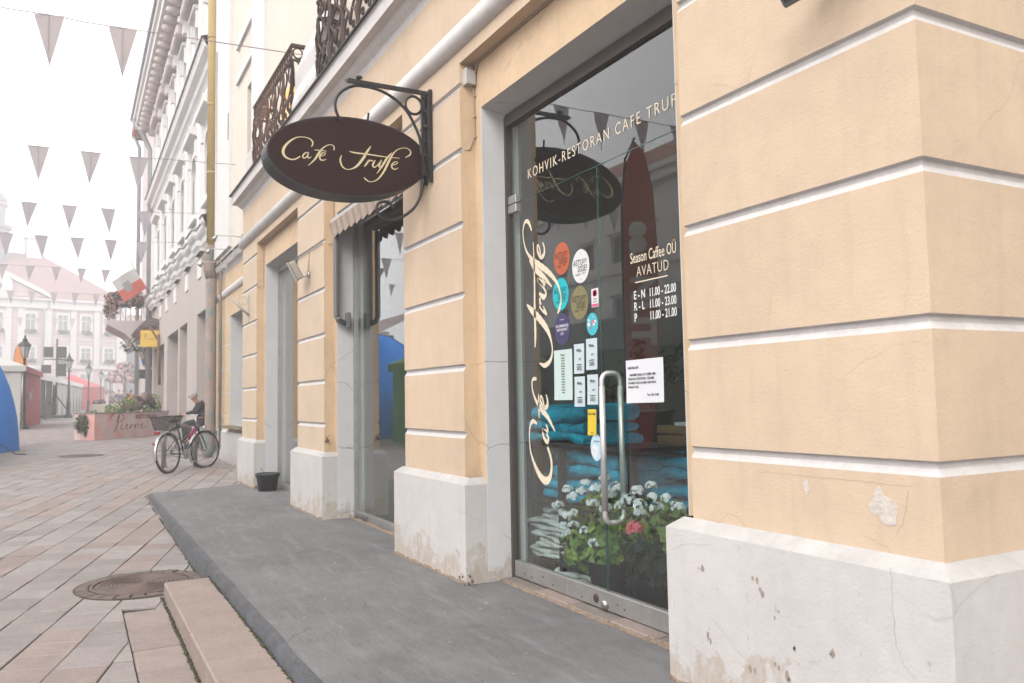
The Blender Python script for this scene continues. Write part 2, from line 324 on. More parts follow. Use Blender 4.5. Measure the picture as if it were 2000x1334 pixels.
# ================================================================== GROUND
def ground_sheet():
    xs=[16]+[-x for x in (4,7,12.7,16,22,28,34,42,50,62,80,100,130,150)]; ys=[-55,-20,-8,-3,0,6,35]
    vs=[(x,y,gz(x)-.03) for x in xs for y in ys]; k=len(ys)
    fs=[(i*k+j,(i+1)*k+j,(i+1)*k+j+1,i*k+j+1) for i in range(len(xs)-1) for j in range(k-1)]
    return MB().add(vs,[f[::-1] for f in fs])
m_far=bpy.data.materials.new('square_paving'); m_far.use_nodes=True
nt=m_far.node_tree; b=nt.nodes['Principled BSDF']; b.inputs['Roughness'].default_value=.8
br=nt.nodes.new('ShaderNodeTexBrick'); pos=nt.nodes.new('ShaderNodeNewGeometry').outputs['Position']
nt.links.new(_map(nt,pos,(1,1,1),(0,0,R(15.5))),br.inputs['Vector']); br.inputs['Scale'].default_value=1
br.inputs['Brick Width'].default_value=.6; br.inputs['Row Height'].default_value=.285; br.inputs['Mortar Size'].default_value=.008
br.inputs['Color1'].default_value=(.25,.215,.20,1); br.inputs['Color2'].default_value=(.20,.175,.17,1); br.inputs['Mortar'].default_value=(.07,.06,.055,1)
nt.links.new(br.outputs[0],b.inputs['Base Color'])
o=struct(ground_sheet().build('ground',m_far)); o['label']='stone paved town square sloping gently up to the town hall'
# individual granite pavers laid in slanted rows
pv_cols=[(.345,.305,.29),(.32,.285,.27),(.375,.335,.32),(.335,.27,.245),(.365,.295,.265),(.32,.255,.23),(.31,.28,.268)]
pv=[mat('granite_paver_%s'%n,c,.82,var=.14,vs=5,bump=.35,bs=140,speck=.14,streak=.0) for n,c in zip(('grey','dark_grey','pale_grey','pink','pale_pink','red','mixed'),pv_cols)]
def pavers():
    mb=MB(); mb2=MB(); a=R(164.5); d=Vector((math.cos(a),math.sin(a))); n=Vector((-d.y,d.x)); n=-n if n.y<0 else n
    rw=.287; row=-26
    rr=random.Random(3)
    for row in range(-40,80):
        sbase=-3+rr.random()*.4; pinkrow=rr.random()<.16; s=sbase; run=0; curc=None
        o0=Vector((-1.0,-9.0))+n*(row*rw)
        while s<62:
            ln=rr.choice((.33,.30,.27,.36,.24,.30)); c=o0+d*(s+ln/2)
            s0,s1=s+.003,s+ln-.004; s+=ln
            if not(-46<c.x<-1 and -7.6<c.y<.9): continue
            if c.y>-1.36 and c.x>-12.55: continue
            if c.y>-1.85 and c.x>-6.35: continue
            if c.x>-13.6 and c.y>-.1: continue
            if c.y>.32 and c.x>-20: continue
            for (mx_,my_) in ((-7.12,-1.90),(-21.3,-2.2)):
                if (c-Vector((mx_,my_))).length<.20: break
            else:
                if run<=0:
                    run=rr.randint(2,7); x=rr.random(); curc=('p' if (x<.30 or pinkrow) else 'g')
                run-=1
                mi=rr.choice((3,4,4,5)) if curc=='p' and rr.random()<.85 else rr.choice((0,0,1,2,2,6))
                w0,w1=.0035,rw-.0035; dz=rr.uniform(-.003,.003); tl=rr.uniform(-.006,.006); q=[]
                for (u,w) in ((s0,w0),(s1,w0),(s1,w1),(s0,w1)):
                    p=o0+d*(u+rr.uniform(-.0015,.0015))+n*(w+rr.uniform(-.0015,.0015)); q.append(p)
                if q and c.x>-6.6 and max(p.y for p in q)>-2.078:      # cut along the border slabs
                    out=[]
                    for i_ in range(len(q)):
                        A_,B_=q[i_],q[(i_+1)%len(q)]
                        if A_.y<-2.078: out.append(A_)
                        if (A_.y<-2.078)!=(B_.y<-2.078): out.append(A_+(B_-A_)*((-2.078-A_.y)/(B_.y-A_.y)))
                    if c.x>-6.28: q=out
                    if len(q)<3: continue
                cc=sum(q,Vector((0,0)))/len(q); e=.006; top=[]; 
                vs=[(p.x,p.y,gz(p.x)-.028) for p in q]+[(p.x,p.y,gz(p.x)+dz-.004) for p in q]
                for p in q:
                    v=(cc-p); v=v/v.length*e*1.4; p2=p+v; vs.append((p2.x,p2.y,gz(p2.x)+dz+(p2-cc).dot(d)*tl))
                k_=len(q); fs=[tuple(range(2*k_,3*k_))]+[(k_+i,k_+(i+1)%k_,2*k_+(i+1)%k_,2*k_+i) for i in range(k_)]+[(i,(i+1)%k_,k_+(i+1)%k_,k_+i) for i in range(k_)]
                mb.add(vs,fs,mi)
    return mb
m_joint=mat('joint_dirt',(.07,.058,.048),.95,var=.4,vs=20)
jb=MB()
xs=[-.5,-4,-7,-12.7,-16,-22,-28,-34,-46]
jb.add([(x,y,gz(x)-.018) for x in xs for y in (-7.9,1.0)],[(2*i,2*i+1,2*i+3,2*i+2) for i in range(len(xs)-1)])
o=struct(jb.build('ground_joints',m_joint))
o=struct(pavers().build('street_paving',pv)); o['label']='grey and pink granite paving slabs laid in slanting rows'
# border slabs and step beside the platform
def slabrow(name,y0,y1,zt,th,cuts,mats_,tilt=0):
    mb=MB()
    for i in range(len(cuts)-1):
        a,b_=cuts[i],cuts[i+1]; dz=U(-.002,.002)
        z0=(zt if zt is not None else gz((a+b_)/2))+dz
        mb.bbox(b_+.003,a-.003,y0,y1,z0-th,z0,.009,mi=i%len(mats_))
    return mb.build(name,mats_)
struct(slabrow('border_slabs',-2.07,-1.80,None,.06,[-.8,-1.3,-1.9,-2.5,-3.2,-3.6,-4.05,-4.45,-4.95,-5.35,-5.85,-6.3],[pv[4],pv[3]])).__setitem__('label','row of pink granite slabs bordering the step')
struct(slabrow('kerb_step',-1.79,-1.475,-.055,.3,[.3,-.5,-1.2,-1.9,-2.6,-3.1,-3.75,-4.21,-4.5,-5.11,-5.98,-6.31,-6.60],[m_pink])).__setitem__('label','pink granite step against the platform edge')
# concrete platform with rounded, rough edge
pb=MB(); prof=[(.05,-.5),(.045,-.12),(.02,-.035),(.008,-.008),(-.03,0)]
mis=[1,1,1,1]
xs=[.6-i*.25 for i in range(54)]; 
path=[(x,-1.43+.004*math.sin(x*5)+.003*math.sin(x*17)) for x in xs]+[(-12.8,-1.38),(-12.95,-.9),(-13.2,-.3),(-13.45,.2)]
# travel towards -X: right-hand side of travel is +Y, so reverse
P=[Vector(p) for p in path][::-1]
pb.sweep(prof,[tuple(p) for p in P][::1],mis=mis,caps=False)
# right-hand check: travel +X has right-hand -Y (out to the street)
top=[]; n0=len(pb.v); k=len(prof)
tops=[pb.v[i*k+k-1] for i in range(len(P))]
# top surface strip from the edge to the wall, subdivided
rows_=[]
for t in (0,.15,.4,.7,1):
    rows_.append([(p[0],p[1]+(max(.55,p[1]+.01)-p[1])*t if p[1]<.5 else p[1],-.0) for p in tops])
vs=[q for r_ in rows_ for q in r_]; nn=len(tops)
pb.add(vs,[(j*nn+i,j*nn+i+1,(j+1)*nn+i+1,(j+1)*nn+i) for j in range(4) for i in range(nn-1)],0)
o=struct(pb.build('raised_pavement',[m_conc,m_conc2])); o['label']='raised grey concrete walkway in front of the shopfronts'
mb=MB(); rr=random.Random(9)
for i in range(260):   # dried gum, paint drops and grit
    x,y=rr.uniform(-12,-1.6),rr.uniform(-1.3,-.05); r_=rr.choice((.003,.004,.005,.008))*rr.uniform(.7,1.5); a0=rr.random()*6
    mb.add([(x+r_*math.cos(a0+t)*rr.uniform(.6,1.4),y+r_*math.sin(a0+t)*rr.uniform(.6,1.4),.0016) for t in [j*6.283/7 for j in range(7)]],[tuple(range(7))],rr.choice((0,0,1,2)))
o=tag(mb.build('ground_specks',[m_whp,m_dk,m_pink]),None,None,kind='stuff')
o['label']='pale and dark specks of gum and grit on the concrete'; o['category']='specks'
# sandy wedge at the end of the platform
mb=MB().add([(-12.75,-1.50,gz(-12.7)+.006),(-12.1,-1.47,-.05),(-12.6,-1.40,.004),(-12.95,-1.28,-.02),(-13.15,-1.38,gz(-13)+.006)],[(0,1,2,3,4)])
struct(mb.build('pavement_edge',mat('sand_mortar',(.24,.19,.14),.95,var=.2,vs=20,bump=.5)))
# manhole covers in rings of setts
m_cover=mat('worn_cast_iron_cover',(.15,.10,.085),.55,.35,var=.3,vs=12,bump=.3,spec=.5)
m_sett=mat('brown_sett',(.20,.15,.13),.9,var=.2,vs=12,bump=.5); m_sett2=mat('grey_brown_sett',(.17,.14,.125),.9,var=.2,vs=12,bump=.5)
def manhole(cx,cy,label,ro=.46,rl=.335,ground='round manhole covers'):
    z=gz(cx)+.008; t=thing('manhole_cover',label,'manhole cover',(cx,cy,z),group=None)
    mb=MB(); prof_=[(rl*1.10,-.02),(rl*1.10,.004),(rl*1.03,.006),(rl*1.02,-.006),(rl,-.006),(rl*.99,.002)]
    r_=.92
    while r_>.12: prof_+= [(rl*r_,.002),(rl*(r_-.012),.007),(rl*(r_-.04),.007),(rl*(r_-.05),.002)]; r_-=.085
    prof_+=[(rl*.08,.004),(.0,.005)]
    mb.lathe(prof_,(cx,cy,z),48,smooth=False); o=mb.build('lid',m_cover,t)
    o=MB().lathe([(ro+.02,-.03),(ro+.02,-.004),(rl*1.08,-.004)],(cx,cy,z),40,smooth=False).build('bed',mat('mossy_mortar',(.09,.075,.05),.95,var=.4,vs=25,bump=.6),t)
    mb=MB(); k=26; rr=random.Random(int(abs(cx)*10))
    for i in range(k):
        a0,a1=2*math.pi*(i+.06)/k,2*math.pi*(i+.94)/k; ra,rb=rl*1.13,ro+rr.uniform(-.012,.012); h=rr.uniform(.001,.008); vs=[]
        for zz,e in ((-.02,0),(h-.006,0),(h,.008)):
            for (r_,a_) in ((ra+e,a0+e*2),(rb-e,a0+e*2),(rb-e,a1-e*2),(ra+e,a1-e*2)): vs.append((cx+r_*math.cos(a_),cy+r_*math.sin(a_),z+zz))
        mb.add(vs,[(8,9,10,11)]+[(4+j,4+(j+1)%4,8+(j+1)%4,8+j) for j in range(4)]+[(j,(j+1)%4,4+(j+1)%4,4+j) for j in range(4)],rr.randint(0,1))
    mb.build('sett_ring',[m_sett,m_sett2],t); t.rotation_euler=(0,.018,0)
    return t
manhole(-7.12,-1.90,'worn iron manhole cover with spiral rings beside the pink step')
manhole(-21.3,-2.2,'distant flat manhole cover in the square in front of the painted planter')
mb=MB(); rr=random.Random(5)
for i in range(420):
    x=rr.uniform(-19.5,-13.9); y=.34-.22*rr.random()+(.0 if x<-15 else .0); r_=rr.uniform(.015,.045)
    mb.lathe([(r_*.8,0),(r_,r_*.3),(r_*.6,r_*.6),(0,r_*.65)],(x,y,gz(x)-.01),6,mi=rr.randint(0,2),smooth=False,sy=rr.uniform(.6,1.2))
o=tag(mb.build('ground_setts',[pv[1],pv[5],pv[0]]),None,None,kind='stuff'); o['label']='strip of small rounded setts and dirt along the foot of the wall'; o['category']='setts'
mb=MB(); rr=random.Random(15)
for i in range(900):  # moss and dirt tufts in the joint along the step and platform
    if rr.random()<.6: x,y=rr.uniform(-6.6,-2.4),-1.797
    else: x,y=rr.uniform(-12,-2),-1.478
    z=gz(x) if y<-1.6 else (-.055 if x>-6.6 else gz(x)); s_=rr.uniform(.003,.013); y-=rr.random()*.012*(1 if y<-1.6 else .6)
    mb.lathe([(s_,0),(s_*.8,s_*.6),(0,s_)],(x,y,z-.001),5,mi=0 if rr.random()<.45 else 1,smooth=False)
o=tag(mb.build('ground_moss',[mat('moss',(.06,.075,.02),.95),m_joint]),None,None,kind='stuff'); o['label']='moss and dirt in the joint below the pink step'; o['category']='moss'
# ================================================================== CAFE BUILDING
B=thing('cafe_building','pale yellow stucco corner building with white plinths and tall glass shopfronts','building',(-7.7,.5,0))
ZT=3.64; GZ=[.968,1.438,1.947,2.45,2.979,3.45]
def pil_prof(z0,z1):
    pr=[(0,z0)]; mi=[]
    for z in GZ:
        if z0<z<z1-.05: pr+=[(0,z),(-.014,z+.022),(-.018,z+.025),(-.017,z+.043),(0,z+.050)]; mi+=[0,1,1,1,1]
    pr.append((0,z1)); mi.append(0); return pr,mi
def pilaster(x0,x1,wrap=None,mats_=(None,None)):
    pr,mi=pil_prof(.70,ZT); path=[(x0,.12),(x0,0),(x1,0)]
    # front grooves only: side faces plain, ends modelled with caps
    mb=MB()
    if wrap is None:
        mb.sweep(pr,[(x0,0),(x1,0)],mis=mi,caps=False)
        for x,sgn in ((x0,1),(x1,-1)):
            poly=[(0.12,.70)]+[(-o,z) for o,z in pr]+[(.12,ZT)]
            n0=len(mb.v); mb.v+=[(x,y,z) for y,z in poly]; idx=list(range(n0,n0+len(poly)))
            mb.f.append(idx if sgn>0 else idx[::-1]); mb.m.append(2); mb.sm.append(False)
    else:
        mb.sweep(pr,[(x0,0),(x1,0),(x1,wrap)],mis=mi,caps=False)
        poly=[(0.12,.70)]+[(-o,z) for o,z in pr]+[(.12,ZT)]
        n0=len(mb.v); mb.v+=[(x0,y,z) for y,z in poly]; mb.f.append(list(range(n0,n0+len(poly)))); mb.m.append(2); mb.sm.append(False)
    return mb
PIL=[(-13.68,-12.54),(-9.995,-8.803),(-6.353,-5.197)]
for i,(a,b_) in enumerate(PIL):
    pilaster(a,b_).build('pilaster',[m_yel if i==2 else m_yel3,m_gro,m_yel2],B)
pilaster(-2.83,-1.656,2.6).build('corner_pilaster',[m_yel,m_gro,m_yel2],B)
# plinths with sloping top
def plinth(x0,x1,wrap=None,yb=.34,bev=.03):
    pr=[(0,-.35),(.0,.66),(-.058,.705)]; mb=MB()
    path=[(x0,yb),(x0,-.058),(x1,-.058),(x1,yb)] if wrap is None else [(x0,yb),(x0,-.058),(x1,-.058),(x1,wrap)]
    mb.sweep(pr,path,mis=[0,1],caps=False)
    return mb
m_ptop=mat('dimmed_plinth_top_plaster',(.56,.535,.515),.9,var=.14,vs=4,bump=.15,bs=70,streak=.2)  # darker than the plinth face, toning down sky light on the top strip
OP=[(-12.42,-10.12),(-8.68,-6.47),(-5.08,-2.985)]
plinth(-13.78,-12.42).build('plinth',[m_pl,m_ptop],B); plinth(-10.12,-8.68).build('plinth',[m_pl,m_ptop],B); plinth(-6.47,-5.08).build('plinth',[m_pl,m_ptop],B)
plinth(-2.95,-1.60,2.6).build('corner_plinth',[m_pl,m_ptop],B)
# recessed wall around the openings, frieze above
mb=MB(); rec=.11
for (xa,xb),(oa,ob) in zip([(-12.54,-9.995),(-8.803,-6.353),(-5.197,-2.83)],OP):
    mb.box(xa,oa,rec,.34,.66,3.30); mb.box(ob,xb,rec,.34,.66,3.30); mb.box(xa,xb,rec,.34,3.30,ZT+.01)
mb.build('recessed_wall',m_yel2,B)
fr=MB().sweep([(0,ZT),(0,4.42)],[(-13.68,.4),(-13.68,0),(-1.656,0),(-1.656,2.6)],caps=False)
fr.add([(-13.68,0,ZT),(-1.656,0,ZT),(-1.656,rec+.01,ZT),(-13.68,rec+.01,ZT)],[(0,1,2,3)])
fr.build('frieze_wall',m_yel,B)
# white reveals (liners) of the openings
for oa,ob in OP:
    mb=MB(); mb.box(oa-.002,oa+.004,rec-.001,.40,-.1,3.30,0); mb.box(ob-.004,ob+.002,rec-.001,.40,-.1,3.30,0)
    mb.add([(oa+.004,rec-.003,3.297),(ob-.004,rec-.003,3.297),(ob-.004,.40,3.24),(oa+.004,.40,3.24)],[(0,1,2,3)])
    mb.box(oa-.002,ob+.002,.30,.40,3.24,3.32)
    mb.build('window_reveal',m_rev,B)
def torus_prof(z0,z1,out,n=10): return [(-.01,z0)]+[(out*math.sin(math.pi*t/n),z0+(z1-z0)*(1-math.cos(math.pi*t/n))/2) for t in range(n+1)]+[(-.01,z1)]
MB().sweep(torus_prof(3.735,3.915,.065),[(-13.68,.45),(-13.68,0),(-1.656,0),(-1.656,2.6)],mi=0,smooth=True).build('string_course',m_wst,B)
cor=[(0,4.34),(.012,4.40),(.05,4.43),(.075,4.465),(.08,4.48),(.155,4.485),(.16,4.62),(.17,4.625)]
MB().sweep(cor,[(-13.68,.5),(-13.68,0),(-1.656,0),(-1.656,2.6)]).build('cornice',m_wst,B)
MB().sweep([(.15,4.626),(.195,4.628),(.195,4.645),(-.3,4.70)],[(-13.68,.5),(-13.68,0),(-1.656,0),(-1.656,2.6)],caps=False).build('cornice_flashing',m_dk,B)
# upper storeys
UY=.25
def wall_with_holes(mb,x0,x1,y,z0,z1,holes,depth=.25,mi=0,mir=0,axis='x'):
    xs=sorted({x0,x1,*[h[0] for h in holes],*[h[1] for h in holes]}); zs=sorted({z0,z1,*[h[2] for h in holes],*[h[3] for h in holes]})
    f=(lambda u,v,w:(u,y+w,v)) if axis=='x' else (lambda u,v,w:(y+w,u,v))
    for i in range(len(xs)-1):
        for j in range(len(zs)-1):
            cx,cz=(xs[i]+xs[i+1])/2,(zs[j]+zs[j+1])/2
            if any(h[0]<cx<h[1] and h[2]<cz<h[3] for h in holes): continue
            mb.add([f(xs[i],zs[j],0),f(xs[i+1],zs[j],0),f(xs[i+1],zs[j+1],0),f(xs[i],zs[j+1],0)],[(0,1,2,3)],mi)
    for h in holes:
        a,b_,c,d=h[:4]
        for q in ([(a,c),(a,d)],[(b_,d),(b_,c)],[(a,d),(b_,d)],[(b_,c),(a,c)]):
            mb.add([f(*q[0],0),f(*q[1],0),f(*q[1],depth),f(*q[0],depth)],[(0,1,2,3)],mir)
UH=[(-15.35,-14.55,5.45,7.08)]
UH2=[(-12.1,-10.5,4.7,5.75),(-8.5,-7.0,4.7,7.0),(-4.9,-3.6,4.7,7.0)]
mb=MB(); wall_with_holes(mb,-14.05,-1.7,UY,4.6,13.6,UH2); mb.box(-1.72,-1.7,UY,3,4.6,13.6); mb.box(-14.05,-1.7,UY+.02,3,13.6,13.7); mb.build('upper_wall',m_cre,B)
mb=MB(); 
for xa,xb in ((-14.1,-13.05),(-9.75,-9.3),(-6.6,-5.7)): mb.box(xa,xb,UY-.05,UY+.1,4.64,13.4).cut()
mb.sweep([(0,13.1),(.1,13.2),(.3,13.35),(.35,13.6),(.4,13.7),(-.2,13.72)],[(-20.2,UY),(-1.7,UY)])
mb.build_each('upper_wall_moulding',m_whu,B)
def glow_window(x0,x1,y,z0,z1,mat_pane,nm='upper_window'):
    f=MB().box(x0,x1,y,y+.05,z0,z0+.06).box(x0,x1,y,y+.05,z1-.06,z1).box(x0,x0+.06,y,y+.05,z0+.06,z1-.06).box(x1-.06,x1,y,y+.05,z0+.06,z1-.06).box((x0+x1)/2-.04,(x0+x1)/2+.04,y,y+.05,z0+.06,z1-.06).box(x0+.06,x1-.06,y+.004,y+.046,z0+(z1-z0)*.7,z0+(z1-z0)*.7+.05)
    fo=f.build(nm,m_wst,B); MB().box(x0+.02,x1-.02,y+.02,y+.03,z0+.02,z1-.02).build('pane',mat_pane,fo); return fo
m_warm=emit('warm_lit_room',(1,.58,.2),2.6); m_dwin=mat('dark_window_glass',(.10,.105,.11),.08,spec=.6)
glow_window(-12.1,-10.5,UY+.18,4.7,5.75,m_warm); glow_window(-8.5,-7.0,UY+.18,4.7,7.0,m_dwin); glow_window(-4.9,-3.6,UY+.18,4.7,7.0,m_dwin)
mb=MB()   # stone pedestal with scroll between the balconies
for xa,xb in ((-9.86,-8.74),(-6.2,-5.2)):
    pr=[(UY,4.62),(-.10,4.66),(-.105,4.85),(-.06,5.05),(-.07,5.25),(.0,5.42),(.06,5.62),(.14,5.75),(UY,5.85)]
    mb.prism([(y,z) for y,z in pr],lambda u,v,w,xa=xa:(xa+w,u,v),xb-xa); mb.cut()
mb.box(-12.9,-12.4,-.10,UY,4.64,5.05)
mb.build_each('balcony_pedestal',m_wst,B)
# cast-iron balcony railings
def railing(x0,x1,y,z0,ret=.28):
    mb=MB(); zt=z0+.94; zr=z0+.76
    def run(p,q,ends):
        p,q=Vector(p),Vector(q); L=(q-p).length; d=(q-p)/L
        def at(s,z): v=p+d*s; return (v.x,v.y,z)
        for z,r_ in ((zt,.022),(zr,.014)): mb.tube([at(0,z),at(L,z)],r_,6,flat=1.4)
        mb.tube([at(0,z0+.05),at(L,z0+.05)],.014,6)
        nr=max(1,round(L/.135)); 
        for i in range(nr):
            c=(i+.5)*L/nr; r_=.058; mb.tube([at(c+r_*math.cos(t),(zt+zr)/2+r_*1.15*math.sin(t)) for t in [k*math.pi/6 for k in range(12)]],.011,5,closed=True)
        nb=max(1,round(L/.46)); 
        for i in range(nb+(1 if ends else 0)):
            s=i*L/nb; c=at(s,0)
            prf=[(.016,z0),(.022,z0+.04),(.012,z0+.10),(.026,z0+.2),(.03,z0+.27),(.016,z0+.31),(.026,z0+.335),(.016,z0+.36),(.026,z0+.44),(.034,z0+.53),(.016,z0+.62),(.022,z0+.66),(.014,zr)]
            mb.lathe(prf,(c[0],c[1],0),8)
        for i in range(nb):
            s0=i*L/nb; w=L/nb
            for sg in (0,1):
                g=lambda u:s0+w*(u if sg==0 else 1-u)
                P_=[at(g(.04),z0+.05),at(g(.12),z0+.24),at(g(.40),z0+.33),at(g(.5),z0+.2),at(g(.62),z0+.33),at(g(.88),z0+.45),at(g(.93),z0+.62),at(g(.98),zr)]
                mb.tube(cat_rom(P_,3),.0125,5,flat=1.5)
                P_=[at(g(.05),z0+.42),at(g(.2),z0+.5),at(g(.42),z0+.58),at(g(.35),z0+.7),at(g(.12),zr)]
                mb.tube(cat_rom(P_,3),.011,5)
                rr_=.035; mb.tube([at(g(.3)+rr_*math.cos(t),z0+.16+rr_*math.sin(t)) for t in [k*math.pi/4 for k in range(8)]],.009,5,closed=True)
    run((x0,y),(x1,y),True)
    if ret:
        run((x0,y),(x0,y+ret),False); run((x1,y),(x1,y+ret),False)
    return mb
railing(-12.3,-9.9,-.09,4.69).build('balcony_railing',m_iron,B)
railing(-8.7,-6.3,-.09,4.69).build('balcony_railing',m_iron,B)
railing(-5.1,-2.7,-.09,4.69).build('balcony_railing',m_iron,B)
# ---- recessed bay beyond the last pilaster
mb=MB(); wall_with_holes(mb,-20.0,-13.6,.45,.70,4.10,[(-17.62,-15.8,.80,3.06)],.3,mir=1)
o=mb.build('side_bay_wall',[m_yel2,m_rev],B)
mb=MB()
for z in GZ[:-1]:
    for xa,xb in ((-20.0,-17.62),(-15.8,-13.68)): mb.box(xa,xb,.4485,.452,z+.008,z+.036).cut()
mb.build_each('wall_joint',m_gro,B)
MB().sweep([(0,-.3),(0,.66),(-.05,.70)],[(-20.0,.39),(-13.7,.39)],caps=False).build('side_bay_plinth',m_pl,B)
MB().box(-17.75,-15.7,.30,.5,.755,.80).build('window_sill',mat('stone_sill',(.27,.22,.16),.9,var=.2,vs=12,bump=.3),B)
MB().box(-17.6,-15.8,.70,.74,.8,3.06).build('side_bay_window',m_dwin,B)
MB().sweep(torus_prof(3.52,3.68,.06),[(-19.9,.45),(-13.7,.45)],smooth=True).build('side_bay_string_course',m_wst,B)
MB().sweep([(0,4.02),(.03,4.08),(.09,4.12),(.12,4.2),(.13,4.23)],[(-19.9,.45),(-13.7,.45)]).build('side_bay_cornice',m_wst,B)
MB().sweep([(.10,4.232),(.15,4.233),(.15,4.25),(-.12,4.40)],[(-19.9,.45),(-13.7,.45)]).build('side_bay_flashing',m_dk,B)
mb=MB(); wall_with_holes(mb,-20.0,-14.0,.36,4.2,13.6,UH,.22); mb.build('side_bay_upper_wall',m_cre,B)
mb=MB(); mb.box(-19.9,-17.0,.30,.40,4.4,13.4).cut(); mb.box(-14.3,-13.9,.29,.40,4.4,13.4).cut()
for z0,z1 in ((7.45,7.6),(8.15,8.3)): mb.box(-16.3,-14.6,.31,.40,z0,z1).cut()
mb.build_each('white_strip',m_whu,B)
MB().box(-15.33,-14.57,.52,.56,5.45,7.08).build('side_bay_upper_window',m_dwin,B)
mb=MB(); mb.box(-14.0,-13.97,.28,.30,6.6,7.15).cut(); mb.box(-17.1,-17.07,.29,.31,6.6,7.15); mb.build_each('wall_slot',m_dark,B)
# side elevation past the corner: dark recessed timber at the edge of the view
# worn patches of fallen plaster
def patch(name,pts,f,d,m_,par=B):
    n=len(pts); mb=MB(); mb.add([f(u,v,0) for u,v in pts]+[f(u,v,d) for u,v in pts],[tuple(range(n,2*n))]+[(i,(i+1)%n,n+(i+1)%n,n+i) for i in range(n)]); return mb.build(name,m_,par)
m_bare=mat('bare_pale_plaster',(.72,.64,.58),.95,var=.12,vs=30,bump=.35,bs=60)
patch('plaster_chip',[(-1.925,.855),(-1.905,.875),(-1.895,.915),(-1.88,.925),(-1.865,.895),(-1.83,.88),(-1.812,.86),(-1.815,.835),(-1.822,.80),(-1.85,.795),(-1.875,.802),(-1.885,.825),(-1.915,.832)],lambda u,v,w:(u,-w,v),.0018,m_bare)
patch('plaster_chip',[(-2.21,.905),(-2.20,.925),(-2.185,.915),(-2.18,.88),(-2.19,.86)],lambda u,v,w:(u,-w,v),.0018,m_bare)
m_crk=mat('crack_line',(.40,.30,.23),.95)
mb=MB(); rc=random.Random(12)
for y_,pts in [(0, [(-2.439, 0.933), (-2.336, 0.936), (-2.247, 0.931), (-2.137, 0.934), (-2.049, 0.933), (-1.944, 0.933), (-1.859, 0.934), (-1.753, 0.931)]), (0, [(-1.766, 0.917), (-1.775, 0.882), (-1.787, 0.84), (-1.799, 0.804), (-1.821, 0.772)]), (0, [(-2.789, 0.722), (-2.733, 0.709), (-2.666, 0.708), (-2.611, 0.75), (-2.559, 0.745), (-2.53, 0.719), (-2.511, 0.704)]), (0, [(-1.947, 0.746), (-1.898, 0.735), (-1.858, 0.72), (-1.845, 0.707)]), (-0.058, [(-2.919, 0.559), (-2.844, 0.593), (-2.773, 0.61), (-2.705, 0.612), (-2.648, 0.625)]), (-0.058, [(-1.806, 0.676), (-1.805, 0.58), (-1.803, 0.495), (-1.798, 0.423), (-1.775, 0.373), (-1.739, 0.339)]), (-0.058, [(-2.676, 0.329), (-2.624, 0.294), (-2.574, 0.263), (-2.525, 0.226), (-2.496, 0.21)]), (-0.058, [(-6.468, 0.442), (-6.299, 0.501), (-6.099, 0.547), (-6.058, 0.62)]), (-0.058, [(-6.401, 0.55), (-6.259, 0.462), (-6.182, 0.386), (-6.105, 0.339)])]:
    P_=[]
    for i_ in range(len(pts)-1):
        for k_ in range(4):
            t_=k_/4; P_.append((pts[i_][0]+(pts[i_+1][0]-pts[i_][0])*t_+rc.uniform(-.003,.003),pts[i_][1]+(pts[i_+1][1]-pts[i_][1])*t_+rc.uniform(-.003,.003),rc.uniform(.0003,.0012)*1.0))
    P_.append((pts[-1][0],pts[-1][1],.0005)); ribbon(mb,P_,lambda u,v,w,y_=y_:(u,y_-.0004-w,v),0,.0003)
mb.build('hairline_cracks',m_crk,B)
mb=MB()
for x_,z_ in [(-2.408, 0.51), (-2.391, 0.483), (-2.315, 0.413), (-2.214, 0.319), (-2.692, 0.224), (-2.722, 0.507), (-2.063, 0.35), (-2.445, 0.169), (-2.306, 0.211), (-2.267, 0.195)]:
    for k_ in range(2):
        a_=rc.uniform(.004,.011); b2_=a_*rc.uniform(1,2.4); ox,oz=rc.uniform(-.02,.02),rc.uniform(-.02,.02); n_=9
        mb.add([(x_+ox+a_*rc.uniform(.6,1.2)*math.cos(q_*6.283/n_),-.0592,z_+oz+b2_*rc.uniform(.6,1.2)*math.sin(q_*6.283/n_)) for q_ in range(n_)],[tuple(range(n_))[::-1]],0)
mb.build('scuffs',mat('exposed_render_scuff',(.42,.33,.27),.95,var=.3,vs=40),B)['kind']='stuff'
m_brk=mat('broken_masonry',(.16,.12,.085),.95,var=.4,vs=30,bump=1,bs=40)
rr=random.Random(4)
def crumble(x,y,z,s,n=26,mi=m_brk):
    mb=MB()
    for i in range(n):
        px,py,pz=x+rr.gauss(0,s*.45),y+rr.gauss(0,s*.12),z+abs(rr.gauss(0,s*.5)); r_=rr.uniform(.1,.3)*s
        mb.lathe([(r_*.6,-r_*.5),(r_,0),(r_*.7,r_*.5),(0,r_*.7)],(px,py,pz),6,smooth=False,sx=rr.uniform(.6,1.3),sy=.4)
    return mb
crumble(-5.12,-.05,.0,.075).build('broken_plinth_corner',m_brk,B)
crumble(-12.45,-.03,.0,.07).build('broken_plinth_corner',m_brk,B)
crumble(-8.80,.02,.80,.07,18).build('broken_plaster',m_brk,B)
